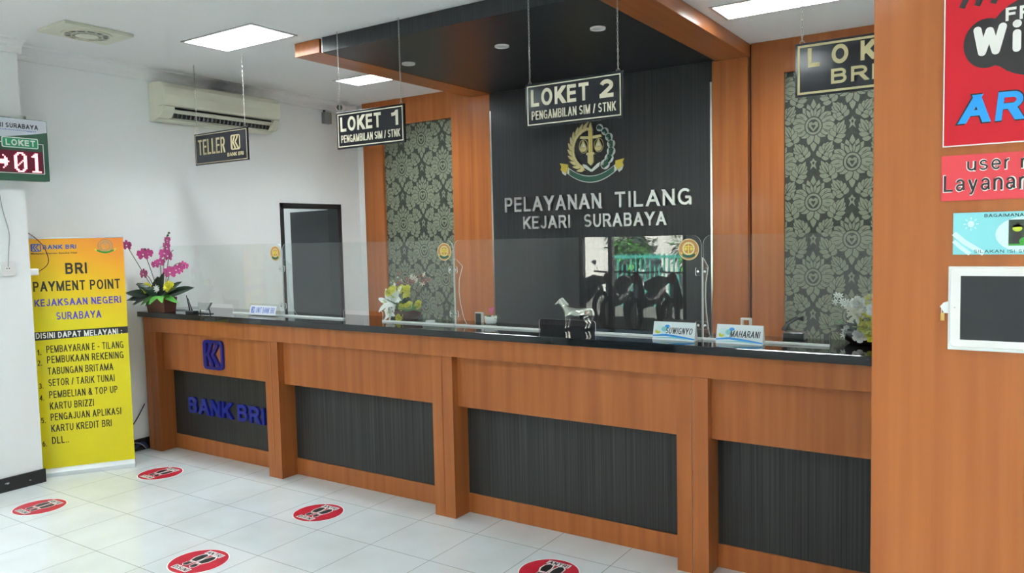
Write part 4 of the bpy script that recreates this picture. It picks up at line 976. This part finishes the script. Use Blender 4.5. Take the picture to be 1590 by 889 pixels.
t_ = thing('security_camera', 'small white dome camera in the ceiling corner above LOKET 1 sign', 'camera', (-5.66, 5.58, ZC)); of = (-5.66, 5.58, ZC)
MB().lathe([(.045, 0), (.045, -.02), (.04, -.03)], of, 'white_plastic').build('base', t_, of, smooth=True)
MB().tube([(-5.66, 5.58, 2.93), (-5.64, 5.545, 2.90), (-5.60, 5.47, 2.885)], [.03, .045, .04], 'white_plastic', 14).build('housing', t_, of, smooth=True)
MB().tube([(-5.605, 5.48, 2.885), (-5.592, 5.455, 2.882)], [.032, .026], 'black_gloss', 14).build('lens', t_, of)
t_ = thing('junction_box', 'small grey box with antenna on the left wall under the ceiling', 'box', (XL, 5.42, 2.75)); of = (XL, 5.42, 2.75)
MB().box(XL, XL + .05, 5.37, 5.46, 2.735, 2.845, 'grey_plastic').build('case', t_, of, bevel=.005)
MB().tube([(XL + .025, 5.385, 2.845), (XL + .025, 5.385, 2.865)], .012, 'black_plastic').build('cap', t_, of)

# ------------------------------------------------------------------ LED queue sign on the pier
LXF = -5.50; ly0, ly1, lz0, lz1 = 1.86, 2.682, 2.038, 2.441
t_ = thing('queue_display', 'green LED queue display with red 01 on the left pier', 'display', (PX, 2.27, lz0)); of = (PX, 2.27, lz0)
MB().box(PX, LXF, ly0, ly1, lz0, lz1, 'led_green').build('case', t_, of, bevel=.004)
fn = side(LXF)
b_ = MB(); hp = [(ly0 + .005, lz1 - .004), (ly0 + .005, lz1 - .135)] + [(ly0 + .005 + (ly1 - ly0 - .01) * k / 12, lz1 - .135 + .055 * (k / 12) ** 2.4 + .012 * math.sin(k / 12 * PI) * -1) for k in range(1, 13)] + [(ly1 - .005, lz1 - .004)]
b_.sheet(hp, fn, .001, 'led_header'); b_.build('header', t_, of, recalc=False)
b_ = MB(); b_.text('KEJAKSAAN NEGERI SURABAYA', 2.055, 2.622, lz1 - .066, lz1 - .036, fn, .0018, .0018, 'ink_black', bold=.03)
b_.text('Pelayanan Tilang Jalan Sukomanunggal', 2.06, 2.607, lz1 - .085, lz1 - .072, fn, .0018, .0018, 'ink_cobalt', bold=.0); b_.build('header_print', t_, of, recalc=False)
b_ = MB(); b_.prism(rrect(2.395, 2.618, lz0 + .210, lz0 + .278, .010), fn, .001, .003, 'ink_white'); b_.prism(rrect(2.401, 2.612, lz0 + .216, lz0 + .272, .008), fn, .003, .004, 'led_label'); b_.text('LOKET', 2.418, 2.598, lz0 + .224, lz0 + .264, fn, .0045, .0045, 'ink_white', bold=.04)
b_.build('loket_label', t_, of)
MB().box(LXF, LXF + .003, 1.91, 2.640, lz0 + .052, lz0 + .192, 'led_back').build('screen', t_, of)
b_ = MB(); b_.rframe(1.905, 2.650, lz0 + .045, lz0 + .245, .004, fn, .0005, .003, 'ink_white'); b_.build('screen_border', t_, of)
G = ['................................', '.....#.........####......##.....', '......#.......#....#....###.....', '......##.....##....##..####.....', '..........................', ]
rows = ['              ####       ##  ',
        '             ##  ##     ###  ',
        '     #      ##    ##   ####  ',
        '      #     ##    ##     ##  ',
        '      ##    ##    ##     ##  ',
        '########    ##   ###     ##  ',
        '#########   ##  # ##     ##  ',
        '########    ## #  ##     ##  ',
        '      ##    ###   ##     ##  ',
        '      #     ##    ##     ##  ',
        '     #      ##    ##     ##  ',
        '             ##  ##      ##  ',
        '              ####     ######']
dp = .0098; led = {'arrow': MB(), 'digit_zero': MB(), 'digit_one': MB()}
for r_, row in enumerate(rows):
    for c_, ch in enumerate(row):
        if ch == '#':
            ya = 2.345 + c_ * dp; za = lz0 + .182 - r_ * dp; led['arrow' if c_ < 11 else 'digit_zero' if c_ < 21 else 'digit_one'].box(LXF + .003, LXF + .0042, ya + .0008, ya + dp - .0008, za - dp + .0008, za - .0008, 'led_bright')
for nm_, q_ in led.items(): q_.build(nm_, t_, of)
MB().tube([(LXF - .03, 2.560, lz1), (LXF - .03, 2.560, lz1 + .02)], .008, 'grey_plastic').build('bracket', t_, of)
# sockets and cables
t_ = thing('wall_socket', 'white wall socket low under the queue display on the pier', 'socket', (PX, 2.42, 1.46)); of = (PX, 2.42, 1.46)
MB().prism(rrect(2.375, 2.455, 1.415, 1.51, .01), side(PX), 0, .012, 'white_plastic').build('plate', t_, of, bevel=.002)
b_ = MB(); b_.prism(ell(2.412, 1.465, .022), side(PX), .0125, .015, 'white_plastic'); b_.prism(ell(2.405, 1.465, .004, n=8), side(PX), .015, .0156, 'black_plastic').prism(ell(2.419, 1.465, .004, n=8), side(PX), .015, .0156, 'black_plastic'); b_.build('outlet', t_, of)
def cable(pts, r, m_, label, grp=None):
    P = [Vector(p) for p in pts]; Q_ = []
    for i in range(len(P) - 1):
        p0 = P[max(0, i - 1)]; p1 = P[i]; p2 = P[i + 1]; p3 = P[min(len(P) - 1, i + 2)]
        for k in range(6):
            t2 = k / 6; Q_.append(.5 * ((2 * p1) + (p2 - p0) * t2 + (2 * p0 - 5 * p1 + 4 * p2 - p3) * t2 ** 2 + (3 * p1 - p0 - 3 * p2 + p3) * t2 ** 3))
    Q_.append(P[-1])
    return tag(MB().tube(Q_, r, m_, 6).build('cable', None, tuple(P[0]), smooth=True), label, 'cable', grp)
cable([(PX + .006, 2.385, 2.038), (PX + .006, 2.405, 1.85), (PX + .006, 2.435, 1.70), (PX + .008, 2.425, 1.58), (PX + .018, 2.412, 1.475)], .003, 'grey_cable', 'thin grey cable from the queue display down to the socket')
t_ = thing('charger_plug', 'white charger plug on the pier edge in front of the banner', 'charger', (-5.60, PY, 1.425)); of = (-5.60, PY, 1.425)
MB().box(-5.62, -5.575, PY, PY + .055, 1.41, 1.455, 'white_plastic').build('body', t_, of, bevel=.006)
MB().box(-5.61, -5.585, PY + .055, PY + .060, 1.425, 1.44, 'grey_plastic').build('port', t_, of)
cable([(-5.597, PY + .06, 1.432), (-5.597, PY + .115, 1.47), (-5.597, PY + .13, 1.52), (-5.597, PY + .105, 1.60), (-5.597, PY + .055, 1.66), (-5.597, PY + .004, 1.70)], .003, 'red_cable', 'dark red charger cable looping in front of the banner')
cable([(XL + .006, 2.9, .03), (XL + .02, 3.15, .12), (XL + .02, 3.30, .22), (XL + .02, 3.40, .36)], .004, 'dark_cable', 'thin dark cable slanting up the wall behind the counter end')
cable([(-5.70, 3.12, .012), (-5.70, 3.2, .05), (-5.71, 3.28, .04), (-5.72, 3.36, .06), (-5.725, 3.40, .012)], .012, 'blue_cable', 'dark blue cable bundle lying by the counter end')
cable([(-5.68, 3.18, .012), (-5.69, 3.25, .075), (-5.70, 3.32, .07), (-5.69, 3.37, .02)], .004, 'grey_cable', 'pale thin cable over the dark blue bundle by the counter')

# ------------------------------------------------------------------ roll-up banner
bx, by = -5.700, 2.602; ang = math.atan2(3.089 - 2.609, -5.363 + 5.695); BW = .592
t_ = thing('roll_up_banner', 'yellow and orange roll up banner beside the counter', 'banner', (bx, by, 0), ang)
MB().prism([(-.035, 0), (.045, 0), (.045, .03), (.03, .055), (-.012, .055), (-.035, .03)], lambda a, b, d: (d, a, b), 0, BW, 'aluminium').build('base', t_, bevel=.003)
MB().box(.002, BW - .002, -.003, .003, .05, 1.655, 'banner_print').build('fabric', t_)
MB().tube([(0, 0, 1.66), (BW, 0, 1.66)], .007, 'aluminium').build('top_rail', t_)
MB().tube([(BW / 2, .02, .05), (BW / 2, .02, 1.66)], .008, 'aluminium').build('pole', t_)
fn = lambda a, b, d: (a, -.0034 - d, b)
b_ = MB()
T = lambda s_, a0, a1, b0, b1, m_, bo=.03: MB().text(s_, a0, a1, b0, b1, fn, 0, 0, m_, bold=bo).build('text_line', t_, recalc=False)
T('BRI', .220, .352, 1.408, 1.485, 'ink_black', .04); T('PAYMENT POINT', .020, .555, 1.293, 1.362, 'ink_black', .04)
T('KEJAKSAAN NEGERI', .022, .555, 1.190, 1.240, 'ink_blue', .035); T('SURABAYA', .148, .425, 1.092, 1.145, 'ink_blue', .035)
b_.sheet([(.002, .952), (BW - .002, .975), (BW - .002, 1.023), (.002, 1.015)][:0] or [(.002, .955), (BW - .002, .972), (BW - .002, 1.020), (.002, 1.014)], fn, 0, 'ink_black')
b_.build('black_band', t_, recalc=False)
MB().text('DISINI DAPAT MELAYANI :', .018, .55, .968, 1.008, fn, .0004, .0004, 'ink_white', .03).build('text_line', t_, recalc=False)
for n_, z, lines in (('1.', .866, (('PEMBAYARAN E - TILANG', .478),)), ('2.', .793, (('PEMBUKAAN REKENING', .475), ('TABUNGAN BRITAMA', .405))), ('3.', .632, (('SETOR / TARIK TUNAI', .41),)), ('4.', .548, (('PEMBELIAN & TOP UP', .425), ('KARTU BRIZZI', .27))), ('5.', .390, (('PENGAJUAN APLIKASI', .44), ('KARTU KREDIT BRI', .375))), ('6.', .225, (('DLL..', .10),))):
    T(n_, .018, .044, z - .012, z + .026, 'ink_black', .02)
    for i, (s_, ww) in enumerate(lines): T(s_, .076, .076 + ww, z - i * .080, z - i * .080 + .050, 'ink_black', .03)
b_ = MB(); b_.text('BANK BRI', .092, .295, 1.583, 1.613, fn, 0, 0, 'ink_cobalt', bold=.045); b_.text('Melayani Dengan Setulus Hati', .020, .298, 1.545, 1.562, fn, 0, 0, 'ink_black', bold=.02); bank_logo(b_, .020, .082, 1.568, 1.622, fn, .0, .0004, 'ink_cobalt')
b_.build('bank_logo', t_, recalc=False)
cr = bpy.data.objects.new('crest', None); COL.objects.link(cr); cr.parent = t_
crest_b = MB()
def mini_crest(b_, cx, cz, s, k0):
    f2 = lambda a, b, d: fn(a, b, d + k0)
    b_.ring(ell(cx, cz + .01, .052 * s, n=30), ell(cx, cz + .01, .046 * s, n=30), f2, 0, .0003, 'sticker_gold'); b_.ring(ell(cx, cz + .01, .034 * s, n=30), ell(cx, cz + .01, .030 * s, n=30), f2, 0, .0003, 'sticker_gold')
    for k in range(18): a = 2 * PI * k / 18; b_.sheet(petal2(cx + .04 * s * math.cos(a), cz + .01 + .04 * s * math.sin(a), a + 1.9, .018 * s, .007 * s), f2, .0004, 'dull_gold')
    b_.sheet([(cx - .003 * s, cz - .02 * s), (cx + .003 * s, cz - .02 * s), (cx + .003 * s, cz + .04 * s), (cx, cz + .05 * s), (cx - .003 * s, cz + .04 * s)], f2, .0005, 'dull_gold')
    b_.sheet([(cx - .022 * s, cz + .024 * s), (cx + .022 * s, cz + .024 * s), (cx + .022 * s, cz + .029 * s), (cx - .022 * s, cz + .029 * s)], f2, .0005, 'dull_gold')
    tp = [(cx + u * .01 * s, cz - s * (.045 - .00055 * u * u)) for u in range(-6, 7)]; b_.sheet([(a, b + .014 * s) for a, b in tp] + tp[::-1], f2, .0006, 'picture_green')
    for sg in (-1, 1): b_.sheet([(cx + sg * .058 * s, cz - .012 * s), (cx + sg * .058 * s, cz - .028 * s), (cx + sg * .074 * s, cz - .018 * s), (cx + sg * .072 * s, cz - .006 * s)], f2, .0007, 'crest_yellow')
mini_crest(crest_b, .475, 1.587, .92, .0003)
bpy.data.objects.remove(cr)
crest_b.build('crest', t_, recalc=False)

# ------------------------------------------------------------------ floor stickers
def floor_sticker(x, y, label):
    t_ = thing('floor_sticker', label, 'floor sticker', (x, y, 0), 0, 'ANTRI DISINI floor stickers'); of = (0, 0, 0)
    f0 = flat(0)
    b_ = MB(); b_.prism(ell(0, 0, .149, n=48), f0, .0003, .0010, 'ink_white'); b_.prism(ell(0, 0, .143, n=48), f0, .0010, .0013, 'red_vinyl'); b_.build('disc', t_, of)
    b_ = MB()
    for sx in (-1, 1):
        cx = sx * .029
        sole = [(cx - sx * .020, -.010), (cx + sx * .014, -.012), (cx + sx * .026, .02), (cx + sx * .024, .055), (cx + sx * .006, .076), (cx - sx * .014, .066), (cx - sx * .022, .03)]
        heel = [(cx - sx * .019, -.026), (cx + sx * .013, -.028), (cx + sx * .016, -.055), (cx + sx * .002, -.068), (cx - sx * .015, -.058)]
        for P in (sole, heel):
            c0 = sum(p[0] for p in P) / len(P), sum(p[1] for p in P) / len(P)
            big = [(c0[0] + (p[0] - c0[0]) * 1.28 , c0[1] + (p[1] - c0[1]) * 1.2) for p in P]
            b_.sheet(big, f0, .0016, 'ink_white'); b_.sheet(P, f0, .0019, 'ink_black')
    b_.build('shoe_print', t_, of, recalc=False)
    for s_, z in (('ANTRI', .094), ('DISINI', -.098)):
        b_ = MB(); b_.sheet([(-.062, z - .020), (.062, z - .020), (.062, z + .020), (-.062, z + .020)], f0, .0021, 'ink_white'); b_.text(s_, -.054, .054, z - .014, z + .014, f0, .0024, .0024, 'ink_black', bold=.035); b_.build('word_strip', t_, of, recalc=False)
for x, y, l in ((-5.055, 2.285, 'red floor sticker on the white tiles nearest the left pier'), (-5.035, 3.075, 'red floor sticker right in front of the roll up banner foot'), (-3.460, 3.090, 'red floor sticker in front of the counter bay right of the BANK BRI bay'), (-3.460, 2.293, 'red floor sticker at the bottom edge, farther left and away from the counter'), (-1.875, 3.085, 'red floor sticker cut by the photo bottom edge below the dark middle panel')):
    floor_sticker(x, y, l)

# ------------------------------------------------------------------ wood pillar with its signs
YQ = 1.90
t_ = thing('wood_pillar', 'floor to ceiling wood clad pillar at the right edge', 'pillar', (.03, YQ + .24, 0)); of = (.03, YQ + .24, 0)
MB().box(-.289, .36, YQ, YQ + .46, 0, ZC - .001, 'wood').build('cladding', t_, of, bevel=.002)
MB().box(-.291, .362, YQ - .006, YQ + .466, 0, .07, 'wood').build('skirting', t_, of)
fx = lambda px: -.151 + (px - 1466) * .001154
fz = lambda px, py: 1.770 - (py + .05 * (px - 1466) - 228) * .00138
fn = front(YQ)
t_ = thing('wifi_poster', 'red FREE WiFi poster with black cloud on the wood pillar', 'poster', (.05, YQ, 1.77)); of = (.05, YQ, 1.77)
MB().box(-.1515, .25, YQ - .006, YQ, 1.770, 2.32, 'poster_red').build('board', t_, of)
b_ = MB(); b_.rframe(-.153, .2515, 1.7685, 2.3215, .0022, fn, 0, .0072, 'ink_white'); b_.build('edge', t_, of)
fp = front(YQ - .006)
b_ = MB()
for cx, cz, rx, rz in ((-.076, 1.974, .041, .050), (.004, 1.978, .078, .078), (.10, 1.975, .07, .08), (.15, 1.965, .05, .055), (-.03, 1.955, .05, .035)): b_.prism(ell(cx, cz, rx, rz, 32), fp, 0, .0006 + rx * .002, 'ink_black')
b_.build('cloud', t_, of)
b_ = MB()
for x in (-.121, -.094, -.066): b_.prism(strip([(x, 2.052), (x + .006, 2.066), (x + .020, 2.095)], .011), fp, 0, .001, 'ink_black')
b_.build('wave', t_, of)
b_ = MB(); b_.text('FREE', -.044, .05, 2.0125, 2.0385, fp, .001, .0022, 'ink_white', bold=.035)
zz = 1.956
for xa, za, xb, zb in ((-.0925, 2.002, -.084, zz), (-.084, zz, -.071, 1.998), (-.071, 1.998, -.060, zz), (-.060, zz, -.0485, 2.003), (-.024, zz, -.024, 1.986), (.004, zz, .004, 2.002), (.004, 2.002, .030, 2.002), (.004, 1.98, .024, 1.98), (.046, zz, .046, 1.986)):
    emit(b_, strip([(xa, za), (xb, zb)], .0145), fp, .001, .0022, 'ink_white', 0, 0)
    for q in ((xa, za), (xb, zb)): emit(b_, ell(*q, .00725, n=14), fp, .001, .0022, 'ink_white', 0, 0)
for xx in (-.024, .046): b_.prism(ell(xx, 2.0045, .0078, n=16), fp, .001, .0022, 'ink_white')
b_.build('wifi_lettering', t_, of)
b_ = MB(); b_.text('ARE', -.1255, .041, 1.8115, 1.8745, fp, .0004, .0008, 'ink_black', bold=.062, shear=.10); b_.text('ARE', -.1215, .037, 1.8145, 1.8715, fp, .0010, .0018, 'poster_blue', bold=.034, shear=.10)
b_.build('brand_lettering', t_, of)
t_ = thing('login_card', 'pink red card with user name text below the WiFi poster', 'sign', (.03, YQ, 1.65)); of = (.03, YQ, 1.65)
MB().box(-.155, .20, YQ - .003, YQ, 1.655, 1.750, 'card_red').build('card', t_, of)
fp = front(YQ - .003)
for s_, px, z0, z1, w_ in (('user name', 1504, 1.7165, 1.7445, .186), ('Layanan', 1467, 1.6745, 1.7080, .150)):
    b_ = MB(); x = fx(px); b_.text(s_, x - .002, x + w_ + .002, z0 - .002, z1 + .002, fp, .0003, .0006, 'ink_white', bold=.05); b_.text(s_, x, x + w_, z0, z1, fp, .0008, .0012, 'ink_black', bold=-.004); b_.build('text_line', t_, of)
t_ = thing('survey_sign', 'small turquoise survey sign above the wall tablet', 'sign', (.0, YQ, 1.54)); of = (.0, YQ, 1.54)
MB().box(-.1315, .14, YQ - .004, YQ, 1.541, 1.629, 'teal_print').build('board', t_, of)
fp = front(YQ - .004); b_ = MB()
b_.sheet(ell(-.005, 1.582, .050, .036, 24), fp, .0004, 'teal_pale')
b_.sheet(strip([(-.130, 1.586), (-.11, 1.567), (-.075, 1.543)], .010), fp, .0005, 'teal_pale'); b_.sheet(strip([(-.130, 1.57), (-.118, 1.557), (-.10, 1.5425)], .008), fp, .0005, 'teal_pale')
for k in range(8): a = PI * k / 4; b_.sheet(strip([(-.099 + .009 * math.cos(a), 1.605 + .009 * math.sin(a)), (-.099 + .014 * math.cos(a), 1.605 + .014 * math.sin(a))], .0018), fp, .0006, 'teal_pale')
b_.sheet(ell(-.099, 1.605, .006, .007, 12), fp, .0006, 'teal_pale')
b_.build('print', t_, of, recalc=False)
b_ = MB(); b_.text('BAGAIMANA PELAYANAN KAMI', -.075, .10, 1.6185, 1.6250, fp, .0008, .0008, 'ink_black', bold=.02); b_.build('text_line', t_, of, recalc=False); b_ = MB(); b_.text('SILAKAN ISI SURVEY KEPUASAN', -.093, .11, 1.5445, 1.5510, fp, .0008, .0008, 'ink_black', bold=.01); b_.build('text_line', t_, of, recalc=False)
b_ = MB(); b_.sheet([(-.032, 1.559), (.055, 1.559), (.055, 1.612), (-.032, 1.612)], fp, .0008, 'leaf_dark')
for x in (-.017, .005, .03):
    b_.sheet(ell(x, 1.594, .0085, .0065, 14), fp, .0011, 'lime'); b_.sheet([(x - .009, 1.597), (x, 1.606), (x + .009, 1.597), (x + .006, 1.602), (x - .006, 1.602)], fp, .0013, 'black_plastic'); b_.sheet([(x - .007, 1.586), (x + .007, 1.586), (x + .009, 1.562), (x - .009, 1.562)], fp, .0010, 'black_plastic')
b_.sheet(ell(-.004, 1.568, .010, .008, 14), fp, .0014, 'picture_green'); b_.sheet([(-.032, 1.559), (.055, 1.559), (.055, 1.563), (-.032, 1.563)], fp, .0012, 'picture_green')
b_.build('picture', t_, of, recalc=False)
t_ = thing('wall_tablet', 'white framed tablet with dark screen locked to the wood pillar', 'tablet', (-.0, YQ, 1.43)); of = (-.0, YQ, 1.43)
MB().box(-.139, .125, YQ - .006, YQ, 1.338, 1.516, 'white_frost').build('holder', t_, of, bevel=.001)
MB().prism(rrect(-.135, .115, 1.345, 1.513, .010), fp, -.003 + .005, .009, 'white_plastic').build('body', t_, of, bevel=.0015)
MB().prism([(-.1155, 1.3615), (.095, 1.3615), (.095, 1.4965), (-.1155, 1.4965)], fp, .009, .0095, 'screen_dark').build('screen', t_, of)
MB().prism(ell(-.126, 1.429, .0012, n=8), fp, .009, .0094, 'grey_plastic').build('camera_dot', t_, of)
b_ = MB(); b_.prism([(-.154, 1.430), (-.148, 1.438), (-.137, 1.442), (-.137, 1.416), (-.146, 1.416)], front(YQ), .0, .006, 'white_frost'); b_.build('hasp', t_, of)
b_ = MB(); b_.box(-.1525, -.1455, YQ - .009, YQ - .001, 1.400, 1.416, 'brass'); b_.tube([(-.1512, YQ - .005, 1.416), (-.1512, YQ - .005, 1.424), (-.149, YQ - .005, 1.4275), (-.1468, YQ - .005, 1.424), (-.1468, YQ - .005, 1.416)], .001, 'silver', 6); b_.build('padlock', t_, of)

# ------------------------------------------------------------------ outside, seen in the acrylic
struct(MB().box(-18, 8, -16, YF - .15, -.14, -.02, 'asphalt').build('ground'))
struct(MB().box(-18, 8, -12.2, -12, -.02, 2.6, 'outside_white').build('wall_yard'))
t_ = thing('yard_fence', 'green trellis fence in the yard, mirrored in the acrylic', 'fence', (-6.2, -8.6, -.02)); of = (-6.2, -8.6, -.02)
b_ = MB()
for k in range(20): x = -7.75 + k * .11; b_.box(x, x + .03, -8.62, -8.58, -.02, 1.15, 'fence_green')
b_.box(-7.75, -5.6, -8.63, -8.57, 1.05, 1.11, 'fence_green').box(-7.75, -5.6, -8.63, -8.57, .2, .26, 'fence_green'); b_.build('rail_panel', t_, of)
def bush(name, label, cat, x, y, z0, z1, r, n, trunk=False):
    t_ = thing(name, label, cat, (x, y, -.02), 0); of = (x, y, -.02); b_ = MB()
    for k in range(n):
        d = Vector((random.gauss(0, 1), random.gauss(0, 1), random.gauss(0, 1))).normalized(); q = random.uniform(.55, 1)
        p = (x + d.x * r * q, y + d.y * r * q, (z0 + z1) / 2 + d.z * (z1 - z0) / 2 * q)
        b_.leaf(p, (d.x + random.uniform(-.6, .6), d.y + random.uniform(-.6, .6), d.z + random.uniform(-.6, .3)), .22, .12, random.choice(('leaf', 'leaf_bright', 'leaf')), n=2)
    b_.build('foliage', t_, of, recalc=False)
    MB().tube([(x, y, -.02), (x + .05, y, z0 + .2), (x, y, (z0 + z1) / 2)], [.09, .07, .04], 'bark').build('trunk', t_, of, smooth=True)
bush('tree', 'small green tree in the yard, mirrored in the acrylic', 'tree', -8.3, -10.6, .7, 2.6, .6, 700)
bush('shrub', 'leafy shrub in the yard, mirrored in the acrylic', 'shrub', -6.45, -10.5, .6, 2.0, .62, 600)
def motorbike():
    t_ = thing('motorbike', 'dark parked motorbike outside, mirrored in the acrylic', 'motorbike', (0, 0, 0), 0, 'parked motorbikes outside')
    for y in (-.62, .62):
        b_ = MB(); b_.tube([(0, y + .25 * math.cos(a), .28 + .25 * math.sin(a)) for a in [2 * PI * k / 20 for k in range(20)]], .045, 'rubber', 8, True)
        for k in range(6): a = PI * k / 6; b_.tube([(0, y - .22 * math.cos(a), .28 - .22 * math.sin(a)), (0, y + .22 * math.cos(a), .28 + .22 * math.sin(a))], .008, 'satin_silver', 5)
        b_.build('wheel', t_)
    MB().tube([(0, .6, .62), (0, .35, .62), (0, .05, .50), (0, -.25, .46), (0, -.42, .62), (0, -.48, .86)], [.06, .11, .13, .11, .09, .07], 'bike_body', 10).build('body', t_, smooth=True)
    MB().tube([(0, .66, .76), (0, .35, .76), (0, -.02, .72)], [.08, .12, .10], 'rubber', 8).build('seat', t_, smooth=True)
    MB().tube([(-.32, -.36, .98), (-.12, -.46, .97), (.12, -.46, .97), (.32, -.36, .98)], .016, 'black_plastic').tube([(0, -.48, .9), (0, -.62, .28)], .03, 'satin_silver').build('handlebar', t_, smooth=True)
    MB().ball((0, -.54, .88), .09, 'bike_red', 8).build('headlight', t_, smooth=True)
    for sx in (-.22, .22): MB().tube([(sx, -.42, .98), (sx * 1.3, -.42, 1.12)], .006, 'black_plastic').ball((sx * 1.35, -.42, 1.14), .045, 'silver', 6, (1, .4, .8)).build('mirror', t_)
    return t_
proto = motorbike()
for i, (x, y) in enumerate(((-7.3, -5.2), (-6.65, -5.1), (-6.0, -5.25), (-5.35, -5.1), (-4.7, -5.2), (-4.05, -5.1))):
    o = proto if i == 0 else copy_tree(proto)
    o.location = (x, y, -.02); o.rotation_euler = (0, 0, PI + .15 * math.sin(i * 2.1))
